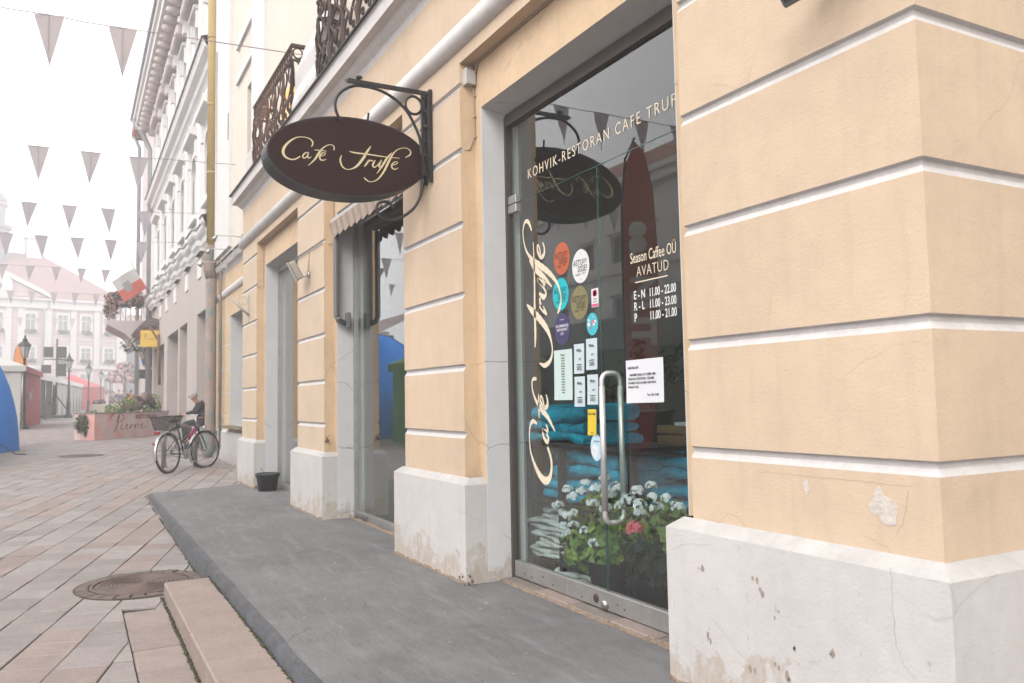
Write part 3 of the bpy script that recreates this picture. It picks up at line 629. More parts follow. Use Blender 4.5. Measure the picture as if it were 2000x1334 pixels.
# mortar fillet along the foot of the wall
mb=MB(); m_fil=mat('crumbling_mortar',(.34,.25,.18),.95,var=.35,vs=25,bump=1,bs=50)
for (xa,xb,y) in ((-13.78,-12.42,-.058),(-10.12,-8.68,-.058),(-6.47,-5.08,-.058),(-2.95,-1.6,-.058),(-5.08,-2.985,.20),(-8.68,-6.47,.24)):
    n=int((xb-xa)/.05); vs=[]
    for i in range(n+1):
        x=xa+(xb-xa)*i/n; w=rr.uniform(.006,.022); h=rr.uniform(.006,.03); vs+=[(x,y+.01,h),(x,y-w*.4,h*.7),(x,y-w,.0015)]
    mb.add(vs,[f for i in range(n) for f in ((3*i,3*i+3,3*i+4,3*i+1),(3*i+1,3*i+4,3*i+5,3*i+2))]).cut()
mb.build_each('wall_foot_mortar',m_fil,B)
# ================================================================== SHOPFRONT GLASS
GY=.315
def shopwin(oa,ob,part='shop_window'):
    fr_=MB(); fr_.box(oa,ob,GY-.03,GY+.03,.0,.07); fr_.box(oa,oa+.035,GY-.03,GY+.03,.07,3.24); fr_.box(ob-.035,ob,GY-.03,GY+.03,.07,3.24); fr_.box(oa+.035,ob-.035,GY-.03,GY+.03,3.19,3.24)
    o=fr_.build(part,m_met,B); MB().box(oa+.03,ob-.03,GY-.006,GY+.006,.065,3.195).build('pane',G1,o); return o
shopwin(*OP[0]); o=shopwin(*OP[1])
MB().box(-8.64,-8.2,GY-.04,GY-.032,.02,.06).build('frame_patch',m_steel,o)
# main entrance: fixed transom and two glass leaves
oa,ob=OP[2]; gx=-3.955; ZG=2.60
f=MB(); f.box(oa+.004,oa+.03,GY-.03,GY+.03,.0,3.24); f.box(ob-.03,ob-.004,GY-.03,GY+.03,.0,3.24); f.box(oa+.03,ob-.03,GY-.035,GY+.03,3.17,3.25)
ent=f.build('shop_entrance',mat('dark_bronze_frame',(.12,.10,.09),.5,.4),B,label='wide glass entrance of two leaves under a glass transom')
MB().box(oa+.03,ob-.03,GY-.006,GY+.006,ZG+.006,3.17).build('transom_pane',G1,ent)
m_edge=mat('green_glass_edge',(.03,.09,.075),.2,spec=.6)
lf=MB().box(oa+.035,gx-.004,GY-.006,GY+.006,.13,ZG).build('door_leaf',G1,ent)
rf=MB().box(gx+.004,ob-.035,GY-.006,GY+.006,.13,ZG).build('door_leaf',G1,ent)
MB().box(oa+.035,ob-.035,GY-.0075,GY+.0075,ZG+.001,ZG+.006).box(gx-.004,gx+.004,GY-.0065,GY+.0065,.13,ZG).build('glass_edges',m_edge,ent)
def rail(x0,x1,nm='bottom_rail'):
    mb=MB().bbox(x0,x1,GY-.022,GY+.022,.03,.135,.003)
    rr=random.Random(int(x0*-100))
    for i in range(4):
        x=U(x0+.08,x1-.08); z=U(.05,.11); mb.lathe([(.006,0),(.006,.0015),(0,.002)],(x,GY-.022,z),8,mi=1,axis=(0,-1,0))
    return mb.build(nm,[m_met,m_dk],ent)
rail(oa+.035,-4.36,'bottom_rail'); rail(-4.356,ob-.035,'bottom_rail')
MB().lathe([(.030,0),(.030,.004),(.026,.012),(.024,.02),(.012,.024),(0,.024)],(-3.955,GY-.022,.062),20,axis=(0,-1,0)).lathe([(.008,.024),(0,.027)],(-3.955,GY-.022,.062),10,axis=(0,-1,0)).build('floor_lock',m_steel,ent)
MB().lathe([(.026,0),(.024,.003),(0,.004)],(-4.05,GY-.0225,.078),18,axis=(0,-1,0)).build('rusty_plug',m_iron,ent)
h=MB().bbox(-5.06,-4.94,GY-.02,GY+.02,2.605,2.665,.004).bbox(-5.06,-4.94,GY-.02,GY+.02,2.54,2.60,.004).build('patch_hinge',m_met,ent)
def loop(x,hy,z0,z1,r_=.0145):
    k=.045; P_=[]
    y0,y1=GY-hy,GY+hy
    for (cy,cz,a0) in ((y0+k,z1-k,math.pi),(y1-k,z1-k,math.pi/2),(y1-k,z0+k,0),(y0+k,z0+k,-math.pi/2)):
        for i in range(6): a_=a0-(math.pi/2)*i/5; P_.append((x,cy+k*math.cos(a_),cz+k*math.sin(a_)))
    return MB().tube(P_,r_,12,closed=True)
hb=loop(-3.875,.064,.53,1.375)
for yy in (-1,1):
    hb.tube([(-3.875,GY+yy*.064,.60),(-3.875,GY+yy*.064,1.30)],.0170,12)
hb.build('door_handle',mat('satin_steel_handle',(.75,.73,.71),.45,.6,var=.15,vs=20),ent)
# stone threshold with rusty angle
mb=MB()
for i,(a,b_) in enumerate(((-5.06,-4.62),(-4.615,-4.22),(-4.21,-3.8),(-3.79,-3.4),(-3.39,-3.0))): mb.bbox(a,b_,.20,GY+.04,-.02,.020+.004*(i%2),.006,mi=i%2)
mb.build('threshold',[mat('threshold_tiles',(.27,.23,.20),.85,var=.2,vs=9,bump=.4),m_pink],B)
# lettering on the glass
fG=lambda u,v,w:(u,GY-.0065-w,v)
mb=MB(); textmb(mb,'KOHVIK-RESTORAN CAFE TRUFFE',.098,lambda u,v,w:(-3.945+u,GY-.0085-w,2.757+v),ext=.0006,spacing=1.28,sx=.90,bold=-.0008)
mb.build('transom_lettering',m_creamg,ent)
mb=MB()   # large script reading upwards: text x -> +z, text up -> -x
for s in STROKES: ribbon(mb,s,lambda u,v,w:(-4.685-(v)*1.62,GY-.0085-w,1.59+(u+.03)*1.80),0,.0008,1.9)
mb.build('script_lettering',m_creamg,lf)
mb=MB()
textmb(mb,'Season Caffee OÜ',.085,lambda u,v,w:(-3.45+u,GY-.0085-w,1.995+v),sx=.62)
textmb(mb,'AVATUD',.082,lambda u,v,w:(-3.455+u,GY-.0085-w,1.915+v),sx=.8,bold=-.001,spacing=1.1)
mb.box(-3.61,-3.33,GY-.0085,GY-.0075,1.858,1.864)
for i,(a,b_) in enumerate((('E - N','11.00 - 22.00'),('R - L','11.00 - 23.00'),('P','11.00 - 21.00'))):
    z=1.79-i*.062
    textmb(mb,a,.064,lambda u,v,w,z=z:(-3.625+u,GY-.0085-w,z+v),mi=1,align='LEFT',sx=.75,bold=.001); textmb(mb,b_,.064,lambda u,v,w,z=z:(-3.49+u,GY-.0085-w,z+v),mi=1,align='LEFT',sx=.66,bold=.001)
mb.build('opening_hours',[m_creamg,m_wht],rf)
# round and square stickers
def sticker(x,z,rx,rz,col,lines,lab,square=False,ink=m_ink,extra=None):
    mb=MB(); f=lambda u,v,w:(x+u,GY-.0070-w,z+v)
    if square: poly=[(-rx,-rz),(rx,-rz),(rx,rz),(-rx,rz)]
    else: poly=[(rx*math.cos(t),rz*math.sin(t)) for t in [k*math.pi/20 for k in range(40)]]
    mb.prism(poly,f,.0008,0); f2=lambda u,v,w:(x+u,GY-.0082-w*.3,z+v)
    for t,s,du,dv in lines: textmb(mb,t,s,lambda u,v,w:f2(u+du,v+dv,w),1,ext=.0004,sx=.85,bold=s*.012,res=2)
    if extra: extra(mb,f2)
    return mb.build('sticker',[mat('sticker_vinyl',col,.5,spec=.4),ink,m_wht,mat('sticker_accent',(.75,.1,.25),.6)],lf,label=lab)
def astu(x,z,col,yr,lab):
    sticker(x,z,.095,.103,col,[('ASTU',.052,-.028,.022),('SISSE!',.052,.018,-.018),('50 BEST',.020,-.03,-.05),(yr,.020,.035,-.046),('EESTI PARIMAD',.009,.045,.036),('RESTORANID',.009,.045,.026),('EESTI TOIT',.009,.045,.016),('www',.010,0,-.078),('I',.02,0,.076)],lab)
astu(-4.367,2.117,(.55,.13,.05),'2013','orange round ASTU SISSE! sticker, highest of the cluster')
astu(-4.151,2.035,(.80,.80,.78),'2012','white round ASTU SISSE! sticker beside the orange one')
astu(-4.389,1.892,(.0,.52,.58),'2014','turquoise round ASTU SISSE! sticker')
astu(-4.173,1.815,(.25,.22,.10),'2015','olive gold round ASTU SISSE! sticker')
sticker(-4.38,1.67,.092,.10,(.055,.045,.14),[('RECOMMENDED',.024,0,.02),('RESTAURANT',.024,0,-.004),('2017',.022,0,-.03),('WHITE GUIDE',.009,0,.06)],'dark violet RECOMMENDED RESTAURANT 2017 sticker',ink=m_wht)
sticker(-4.005,1.825,.037,.055,(.82,.80,.80),[('TURISM',.012,0,-.008),('KVALITEET',.010,0,-.024)],'small white sticker with a red tulip mark',True,extra=lambda mb,f:[mb.prism([(.016*math.cos(t)+dx,.02*math.sin(t)+.027) for t in [k*.785 for k in range(8)]],f,.001,3) for dx in (-.009,.009,0)]+[mb.prism([(-.034,-.052),(.034,-.052),(.034,-.036),(-.034,-.036)],f,.001,3)])
rr=random.Random(8)
def multi(mb,f):
    for i in range(11):
        a=rr.random()*6.28; q=rr.random()**.6*.045; cx_,cz_=q*math.cos(a),q*math.sin(a)*1.1; r_=rr.uniform(.006,.013)
        mb.prism([(cx_+r_*1.3*math.cos(t+a),cz_+r_*math.sin(t)) for t in [k*.785 for k in range(8)]],f,.001+.0001*i,3 if i%2 else 2)
sticker(-4.04,1.672,.060,.067,(.05,.52,.62),[('HEA TOIT 2020',.013,0,0)],'multicoloured oval sticker with pink and turquoise shapes',extra=multi)
sticker(-4.03,.945,.060,.078,(.55,.75,.85),[('RESTORAN',.013,.005,.035)],'pale blue oval sticker with yellow dots behind the handle',extra=lambda mb,f:[mb.prism([(-.025+dx+.016*math.cos(t),dz+.02*math.sin(t)) for t in [k*.785 for k in range(8)]],f,.001,2) for dx,dz in ((0,0),(-.01,-.03),(.02,-.045),(.03,-.01))])
# papers taped to the glass: things of their own
def paper(name,label,x0,x1,z0,z1,m_,lines,grp=None,tilt=0,ink=m_ink):
    cx_,cz_=(x0+x1)/2,(z0+z1)/2; yf=GY-.0088
    t=thing(name,label,'notice',(cx_,yf,cz_),group=grp); mb=MB(); n=8; vs=[]
    for j in range(n+1):
        for i in range(n+1):
            u=-1+2*i/n; v=-1+2*j/n; cur=.0025*(u*u)*(1-v)*.8+.004*max(0,abs(u*v)-.7)
            x_=u*(x1-x0)/2; z_=v*(z1-z0)/2; vs.append((cx_+x_-z_*tilt,yf-.0008-cur,cz_+z_+x_*tilt))
    mb.add(vs,[(j*(n+1)+i,j*(n+1)+i+1,(j+1)*(n+1)+i+1,(j+1)*(n+1)+i) for j in range(n) for i in range(n)])
    m0=len(mb.v); mb.add([(v[0],v[1]+.0006,v[2]) for v in vs],[(j*(n+1)+i,(j+1)*(n+1)+i,(j+1)*(n+1)+i+1,j*(n+1)+i+1) for j in range(n) for i in range(n)])
    sh=mb.build('sheet',m_,t)
    mb=MB()
    for tx,s,du,dv,al in lines: textmb(mb,tx,s,lambda u,v,w,du=du,dv=dv:(cx_+u+du-(v+dv)*tilt,yf-.0042-w,cz_+v+dv+(u+du)*tilt),0,ext=.0003,align=al,sx=.82,res=1,bold=s*.008)
    mb.build('printed_text',ink,t); return t
paper('closing_notice','large white printed note taped to the door leaf with the handle',-3.712,-3.385,1.205,1.44,m_pap,
 [('Kallid kliendid!',.020,-.145,.075,'LEFT'),('ANNAME TEADA, ET OLEME OMA',.0185,-.13,.035,'LEFT'),('TEGEVUSE LÕPETANUD. TÄNAME',.0185,-.145,.013,'LEFT'),('SÜDAMEST KÕIKI, KES MEIE TEEKONNAL',.0165,-.145,-.009,'LEFT'),('KAASAS OLID.',.0185,-.145,-.031,'LEFT'),('Teie Café Truffe',.0185,.02,-.075,'LEFT')],tilt=.012)
ml=[('Pearoad',.018,0,.125,'CENTER')]+[(random.Random(i).choice(('lõhe ahjus','värske salat','suitsupart','seenerisoto','magustoit','veisepraad','peedisupp')),.011 if i%3 else .013,0,.105-i*.0165,'CENTER') for i in range(14)]
paper('menu_sheet','tall pale green menu sheet taped on the fixed leaf below the stickers',-4.482,-4.266,1.225,1.54,m_papg,ml)
for lab,yr,x0,x1,z0,z1 in (('pale certificate marked 2022, above the one marked 2023',2022,-4.243,-4.130,1.384,1.564),('pale certificate marked 2020, above the one marked 2021',2020,-4.108,-3.990,1.402,1.587),('pale certificate marked 2023, below the one marked 2022',2023,-4.246,-4.130,1.184,1.366),('pale certificate marked 2021, partly behind the handle',2021,-4.104,-3.990,1.196,1.373)):
    paper('certificate',lab,x0,x1,z0,z1,m_papb,[('White',.026,0,.05,'CENTER'),('guide',.014,.01,.0,'CENTER'),('RECOMMENDED',.009,0,-.036,'CENTER'),(str(yr),.033,0,-.058,'CENTER')],'year certificates on the glass door')
paper('yellow_card','yellow card headed Cafe Truffe beside the door handle',-4.108,-4.018,1.015,1.168,mat('yellow_card_print',(.80,.58,.04),.7),[('Cafe Truffe',.021,0,.05,'CENTER'),('VAATA',.010,0,-.062,'CENTER')])
# ================================================================== INTERIOR OF THE SHOP
IN=thing('shop_interior','dim grey room seen through the shop glass','room',(-7,2.5,0))
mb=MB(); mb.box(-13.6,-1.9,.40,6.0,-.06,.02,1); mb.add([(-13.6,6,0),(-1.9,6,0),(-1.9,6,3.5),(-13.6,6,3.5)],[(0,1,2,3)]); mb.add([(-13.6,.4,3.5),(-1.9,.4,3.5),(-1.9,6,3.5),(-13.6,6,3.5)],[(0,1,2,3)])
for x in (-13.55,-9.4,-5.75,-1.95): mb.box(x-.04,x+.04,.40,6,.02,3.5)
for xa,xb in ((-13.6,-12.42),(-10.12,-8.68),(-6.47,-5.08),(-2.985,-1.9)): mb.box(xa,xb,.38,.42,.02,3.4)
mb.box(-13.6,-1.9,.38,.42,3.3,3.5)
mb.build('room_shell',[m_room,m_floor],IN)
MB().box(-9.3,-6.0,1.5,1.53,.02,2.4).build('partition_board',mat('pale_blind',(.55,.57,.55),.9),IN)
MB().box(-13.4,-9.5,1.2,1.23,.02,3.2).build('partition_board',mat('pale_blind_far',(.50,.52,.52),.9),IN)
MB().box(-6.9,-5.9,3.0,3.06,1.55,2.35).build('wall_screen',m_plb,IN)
# ceiling light seen lit inside
lt=thing('pendant_lamp','small lit pendant lamp glowing inside behind the taped note','lamp',(-5.2,2.1,1.46))
MB().ball((-5.2,2.1,1.46),.035,sc=(1.5,1,.7)).build('bulb',emit('lit_bulb',(1,.66,.25),6),lt)
MB().tube([(-5.2,2.1,1.5),(-5.2,2.1,3.45)],.006,6).lathe([(.02,0),(.05,-.04),(.06,-.06)],(-5.2,2.1,1.54),12).build('shade',m_dk,lt)
pl=bpy.data.lights.new('bulb_light','POINT'); pl.energy=5; pl.color=(1,.8,.55); pl.shadow_soft_size=.08
plo=bpy.data.objects.new('bulb_light',pl); COL.objects.link(plo); plo.location=(-5.2,3.2,2.9)
# shelf
sx0,sx1,sy0,sy1=-5.17,-3.93,.49,.92
t=thing('display_shelf','black metal shelf unit behind the door glass stacked with folded cloth','shelf',(-4.6,.72,.02))
mb=MB()
for x in (sx0,-4.72,sx1):
    for y in (sy0,sy1): mb.box(x-.024,x+.024,y-.02,y+.02,.02,.93).cut()
mb.build_each('post',m_plb,t)
for z in (.12,.50,.905): MB().bbox(sx0-.02,sx1+.02,sy0-.02,sy1+.02,z,z+.03,.003).build('shelf_board',m_plb,t)
def folded(x0,x1,y0,y1,z0,h,m_,name,label,grp,skew=0,seed=0,sag=.01,par=None):
    # one folded cloth: layered loops with rounded fold edge and wrinkles
    rr=random.Random(seed); t=thing(name,label,'cloth',((x0+x1)/2,(y0+y1)/2,z0),group=grp)
    layers=(1 if h<.11 else 2) if m_ is m_teal else 2; lh=h/layers; ex=.55 if m_ is m_teal else .4; mb=MB()
    for l in range(layers):
        nx,nk=22,14; vs=[]; dx0=rr.uniform(-.02,.02); dx1=rr.uniform(-.03,.02); ph=rr.uniform(0,6); 
        for i in range(nx+1):
            u=i/nx; x=x0+dx0+(x1+dx1-x0-dx0)*u; e=min(1,16*min(u,1-u)+.75)
            for k in range(nk):
                a=2*math.pi*k/nk; cy=math.copysign(abs(math.cos(a))**ex,math.cos(a)); cz=math.copysign(abs(math.sin(a))**.5,math.sin(a))
                w=1+.02*math.sin(9*u+ph+l); wr=lh*(.16*math.sin(6*u+ph+l)+.10*math.sin(15*u+ph*2+a*2))*(1 if m_ is m_teal else 1.9)
                vs.append((x+skew*l*.3,(y0+y1)/2+(y1-y0)/2*cy*w-sag*abs(cy)+.012*math.sin(7*u+ph*3)*cy, z0+lh*(l+.5)+lh*.52*cz*(e**.5)+wr))
        mb.add(vs,[(i*nk+k,i*nk+(k+1)%nk,(i+1)*nk+(k+1)%nk,(i+1)*nk+k) for i in range(nx) for k in range(nk)],0,True)
        mb.f.append([len(mb.v)-len(vs)+k for k in range(nk)]); mb.m.append(0); mb.sm.append(False); mb.f.append([len(mb.v)-nk+k for k in range(nk)]); mb.m.append(0); mb.sm.append(False)
    mb.build('cloth',m_,t); return t
gt='teal folded cloths on the shelf'; gg='grey folded cloths on the shelf'
x=folded
x(-5.15,-4.40,.47,.92,.94,.07,m_teal,'folded_cloth','bottom folded teal cloth of the pile on top of the shelf',gt,seed=1)
x(-5.18,-4.42,.48,.90,1.005,.075,m_teal,'folded_cloth','middle folded teal cloth of the pile on top of the shelf',gt,seed=2)
x(-5.05,-4.38,.47,.90,1.075,.10,m_teal,'folded_cloth','topmost thick teal cloth of the pile on the shelf',gt,seed=3)
x(-5.0,-4.2,.53,.90,.54,.15,m_teal,'folded_cloth','bulky teal cloth on the middle shelf below the board',gt,seed=4)
x(-4.9,-4.05,.54,.90,.71,.17,m_teal,'folded_cloth','rolled teal cloth pushed under the top board',gt,seed=5)
x(-4.4,-3.6,.75,1.2,.54,.16,m_teal,'folded_cloth','dark teal cloth behind the white flowers, lower one',gt,seed=14)
x(-4.4,-3.5,.8,1.2,.72,.16,m_teal,'folded_cloth','dark teal cloth behind the white flowers, upper one',gt,seed=15)
x(-5.05,-4.5,.53,.85,.40,.09,m_grcl,'folded_cloth','smooth pale grey cloth just under the middle board',gg,seed=6)
for i,(a,b_) in enumerate(((-5.12,-4.60),(-5.02,-4.5),(-5.1,-4.55),(-5.15,-4.5))):
    x(a,b_,.475,.86,.15+i*.062,.06,m_grcl,'folded_cloth',('lowest crumpled grey cloth of the shelf pile','second crumpled grey cloth from the bottom of the pile','third crumpled grey cloth from the bottom of the pile','top crumpled grey cloth with hanging frayed corners')[i],gg,seed=7+i)
x(-4.78,-4.25,.47,.8,.03,.08,m_grcl,'folded_cloth','grey cloth lying on the floor under the flowers',gg,seed=12)
# plants -----------------------------------------------------------
def leafmat(n,c): return mat(n,c,.6,var=.35,vs=18,spec=.3)
m_leaf=leafmat('geranium_leaf',(.10,.20,.03)); m_leaf2=leafmat('geranium_leaf_young',(.24,.32,.05)); m_dleaf=mat('dark_velvet_leaf',(.018,.026,.016),.8,var=.3,vs=15)
m_petal=mat('white_petal',(.85,.85,.88),.7); m_pinkp=mat('pink_petal',(.80,.16,.20),.7); m_soil=mat('soil',(.03,.022,.016),1)
m_pot=mat('black_pot',(.015,.015,.015),.5)
def leaf(mb,c,n,r,mi=0,lobes=5,rr=random):
    n=Vector(n).normalized(); q=n.to_track_quat('Z','Y').to_matrix(); ph=rr.random()*6.28; c=Vector(c); vs=[c-n*r*.15]; k=lobes*2
    for i in range(k):
        a=ph+2*math.pi*i/k; rad=r*(1 if i%2 else .72)*(1 if i else .35); vs.append(c+q@Vector((rad*math.cos(a),rad*math.sin(a),r*.18*math.sin(a*2+ph))))
    mb.add(vs,[(0,1+i,1+(i+1)%k) for i in range(k)],mi)
def bush(mb,c,rad,n,r,mis,rr,lobes=5,zmin=-.9):
    for i in range(n):
        a=rr.random()*6.28; z=rr.uniform(zmin,1); rr_=math.sqrt(max(0,1-z*z)); q=rr.uniform(.62,1.04)
        d=Vector((rr_*math.cos(a),rr_*math.sin(a),z)); p=Vector(c)+Vector((d.x*rad[0],d.y*rad[1],d.z*rad[2]))*q
        nn=d+Vector((rr.uniform(-.6,.6),rr.uniform(-.6,.6),rr.uniform(-.1,.9))); leaf(mb,p,nn,r*rr.uniform(.6,1.25),rr.choice(mis),lobes,rr)
def floret(mb,c,n,r,mi,rr):
    n=Vector(n).normalized(); q=n.to_track_quat('Z','Y').to_matrix(); ph=rr.random()*6; c=Vector(c)
    for i in range(5):
        a=ph+i*1.2566; P_=[c,c+q@Vector((r*.75*math.cos(a-.42),r*.75*math.sin(a-.42),r*.15)),c+q@Vector((r*1.05*math.cos(a),r*1.05*math.sin(a),r*.1)),c+q@Vector((r*.75*math.cos(a+.42),r*.75*math.sin(a+.42),r*.15))]
        mb.add(P_,[(0,1,2,3)],mi)
def umbel(mb,c,R_,n,mi,rr,fr=.0115):
    for i in range(n):
        a=rr.random()*6.28; z=rr.uniform(-.3,1); q=math.sqrt(max(0,1-z*z)); d=Vector((q*math.cos(a),q*math.sin(a),z*.8)); floret(mb,Vector(c)+d*R_*rr.uniform(.8,1.1),d+Vector((0,-.3,.2)),fr*rr.uniform(.8,1.3),mi,rr)
rr=random.Random(21)
fx,fy=-4.05,.47
t=thing('potted_geranium','potted geranium with white flower heads and green lobed leaves inside the door','potted plant',(fx,fy,.02))
MB().lathe([(.12,.02),(.16,.25),(.17,.26),(.15,.24)],(fx-.1,fy+.02,0),16).build('pot',m_pot,t)
mb=MB(); bush(mb,(-4.22,.52,.44),(.34,.12,.22),520,.038,(0,0,0,1),rr); bush(mb,(-4.5,.50,.36),(.15,.08,.16),140,.032,(0,1),rr); bush(mb,(-4.25,.48,.27),(.26,.10,.15),260,.036,(0,0,1),rr); bush(mb,(-3.80,.52,.48),(.40,.12,.20),380,.036,(0,0,0,1),rr); bush(mb,(-4.5,.46,.30),(.14,.08,.16),140,.034,(0,1),rr)
for i in range(30):
    a=rr.uniform(-4.6,-3.5); mb.tube([(fx-.08,fy,.26),(a,fy+rr.uniform(-.03,.06),rr.uniform(.4,.68))],.004,5,mi=0)
mb.build('leaves',[m_leaf,m_leaf2],t)
mb=MB()
for px,pz in ((-4.55,.55),(-4.49,.49),(-4.60,.50),(-4.40,.62),(-4.30,.66),(-4.18,.60),(-4.24,.72),(-4.12,.70),(-4.0,.67),(-3.92,.715),(-3.82,.66),(-3.76,.71),(-3.68,.65),(-3.60,.69),(-4.52,.38),(-4.30,.42),(-4.20,.36),(-3.72,.60),(-3.55,.64),(-3.50,.70),(-4.38,.52),(-4.46,.66),(-4.06,.76),(-3.88,.62),(-3.64,.75),(-3.42,.66),(-4.58,.42),(-4.08,.58),(-4.42,.44)):
    c=(px+rr.uniform(-.02,.02),fy-.10+rr.uniform(-.02,.03),pz); umbel(mb,c,rr.uniform(.026,.042),rr.randint(24,36),0,rr)
mb.build('flowers',m_petal,t)
t=thing('dark_leaved_geranium','dark leaved plant with one pink flower head behind the door glass','potted plant',(-3.75,.47,.02))
MB().lathe([(.10,.02),(.13,.22),(.14,.23),(.12,.21)],(-3.78,.5,0),16).build('pot',m_pot,t)
mb=MB(); bush(mb,(-3.78,.50,.32),(.24,.12,.19),300,.045,(0,),rr,6); mb.tube([(-3.78,.5,.25),(-3.80,.42,.47)],.004,5); mb.build('leaves',m_dleaf,t)
mb=MB(); umbel(mb,(-3.80,.40,.50),.045,60,0,rr,.020); mb.build('flower_head',m_pinkp,t)
def pottree(loc,h,label,pr,ph_,nm='potted_shrub',seed=3):
    rr=random.Random(seed); x0,y0,z0=loc; t=thing(nm,label,'potted plant',loc)
    MB().lathe([(pr*.72,0),(pr,ph_*.92),(pr*1.08,ph_*.92),(pr*1.08,ph_),(pr*.9,ph_)],loc,14).build('pot',mat('grey_green_pot',(.07,.075,.07),.7),t)
    mb=MB(); m2=MB()
    for i in range(9):
        a=rr.random()*6.28; q=rr.uniform(.1,.34); top_=(x0+q*math.cos(a),y0+q*math.sin(a)*.7,z0+ph_+h*rr.uniform(.5,1)); mid=(x0+q*.35*math.cos(a),y0+q*.3*math.sin(a),z0+ph_+h*.35)
        mb.tube(cat_rom([(x0,y0,z0+ph_*.8),mid,top_],4),.006,5)
        for k in range(26):
            s=rr.uniform(.25,1.05); p=[mid[j]+(top_[j]-mid[j])*s+rr.uniform(-.05,.05) for j in range(3)]; leaf(m2,p,(rr.uniform(-1,1),rr.uniform(-1,.4),rr.uniform(.2,1)),rr.uniform(.02,.035),0,3,rr)
    mb.build('stems',m_dk,t); m2.build('leaves',mat('dark_small_leaf',(.02,.035,.015),.6,var=.3),t)
MB0=MB().bbox(-5.6,-3.2,1.25,1.75,.85,.90,.005)
t=thing('side_table','dark table behind the shelf carrying pots and a crate','table',(-4.4,1.5,.02)); MB0.build('table_top',m_dk,t)
for x_ in (-5.5,-3.3): MB().box(x_-.03,x_+.03,1.3,1.7,.02,.85).build('leg',m_dk,t)
pottree((-4.95,1.45,.90),.55,'dark leafy shrub in a tall grey pot behind the taped note',.15,.24)
pottree((-5.45,1.42,.90),.40,'small leafy plant in a black pot behind the door handle',.09,.16,seed=5)
m_wood=mat('crate_wood',(.22,.13,.06),.8,var=.3,vs=12)
t=thing('wooden_crate','small wooden crate on the table behind the door glass edge','crate',(-4.5,1.4,.90))
mb=MB()
for k in range(2):
    z=.905+k*.07; mb.bbox(-4.70,-4.2,1.28,1.295,z,z+.055,.003).bbox(-4.70,-4.2,1.5,1.515,z,z+.055,.003).bbox(-4.70,-4.685,1.295,1.5,z,z+.055,.003).bbox(-4.215,-4.2,1.295,1.5,z,z+.055,.003)
mb.box(-4.68,-4.22,1.3,1.5,.902,.912); mb.build('slats',m_wood,t)
MB().bbox(-4.52,-4.3,1.29,1.36,1.03,1.055).build('paper_pack',mat('pale_pack',(.6,.6,.66),.6),t)
t=thing('bar_stool','steel stool with a dark round seat behind the flowers','stool',(-3.62,.95,.02))
MB().lathe([(.13,.70),(.14,.72),(.14,.75),(.12,.76)],(-3.62,.95,0),16).build('seat',m_iron,t); MB().tube([(-3.62,.95,.03),(-3.62,.95,.70)],.022,10).build('leg',m_steel,t)
# ================================================================== FIXTURES ON THE FACADE
SX=-5.80
t=thing('hanging_sign','brown oval hanging sign reading Café Truffe on a black scroll bracket','sign',(SX,0,3.0))
ca,sa=math.cos(R(3)),math.sin(R(3)); EA,EB,EY,EZ=.612,.300,-.614,3.046
def ell(a,b_,k=56): return [(EY+a*math.cos(q)*ca-b_*math.sin(q)*sa,EZ+a*math.cos(q)*sa+b_*math.sin(q)*ca) for q in [i*2*math.pi/k for i in range(k)]]
MB().prism(ell(EA,EB),lambda u,v,w:(SX+.002-w,u,v),.196).build('sign_box',m_blk,t)
MB().prism(ell(EA-.012,EB-.012),lambda u,v,w:(SX+.004-w*.0,u,v) if w==0 else (SX-.001,u,v),.005).build('sign_face',m_brn,t,label='brown oval face with cream script')
def back(mb):
    for s in STROKES: ribbon(mb,s,lambda u,v,w:(SX+.0045+w,-.59+u,3.06+v),0,.0008,1.25)
mb=MB(); back(mb)
mb.build('lettering',m_cream,t)
bx=-5.75
mb=MB(); mb.box(bx-.012,bx+.012,-.65,0,3.588,3.618); mb.add([(bx-.012,-.65,3.588),(bx+.012,-.65,3.588),(bx+.012,-.65,3.618),(bx-.012,-.65,3.618),(bx,-.675,3.603)],[(0,1,4),(1,2,4),(2,3,4),(3,0,4)])
mb.lathe([(.008,0),(.008,.01),(.026,.014),(.022,.030),(0,.036)],(bx,-.565,3.618),12)
for y in (-.055,-.012): mb.box(bx-.07 if y<-.03 else bx+.03,bx-.045 if y<-.03 else bx+.055,-.03,-.004,2.90,3.62)
mb.box(bx-.012,bx+.012,-.075,-.045,2.95,3.588)
for z in (2.95,3.08,3.2,3.32,3.44,3.56): mb.box(bx-.07,bx+.055,-.06,-.045,z,z+.02)
mb.build('wall_bracket',m_blk,t)
arc=[(-0.075,3.10),(-0.085,3.229),(-0.133,3.347),(-0.202,3.452),(-0.3,3.527),(-0.416,3.57),(-0.54,3.578),(-0.615,3.566),(-0.689,3.52),(-0.735,3.462),(-0.747,3.396),(-0.731,3.335),(-0.70,3.29)]
MB().tube([(bx,y,z) for y,z in cat_rom(arc,4)],.0115,8).build('scroll',m_blk,t)
MB().tube([(bx,-.136+.066*math.cos(a),3.495+.07*math.sin(a)) for a in [k*math.pi/10 for k in range(20)]],.0105,8,closed=True).build('ring',m_blk,t)
low=[(-.06,2.93),(-0.068,2.886),(-0.09,2.789),(-0.14,2.698),(-0.22,2.63),(-0.308,2.589),(-0.385,2.592),(-0.432,2.643),(-0.427,2.699),(-0.384,2.722),(-0.336,2.717),(-0.303,2.674)]
MB().tube([(bx,y,z) for y,z in cat_rom(low,4)],.0115,8).build('scroll',m_blk,t)
MB().tube([(SX-.08,-.47,3.3),(SX-.05,-.46,3.42)],.009,6).build('lug',m_blk,t)
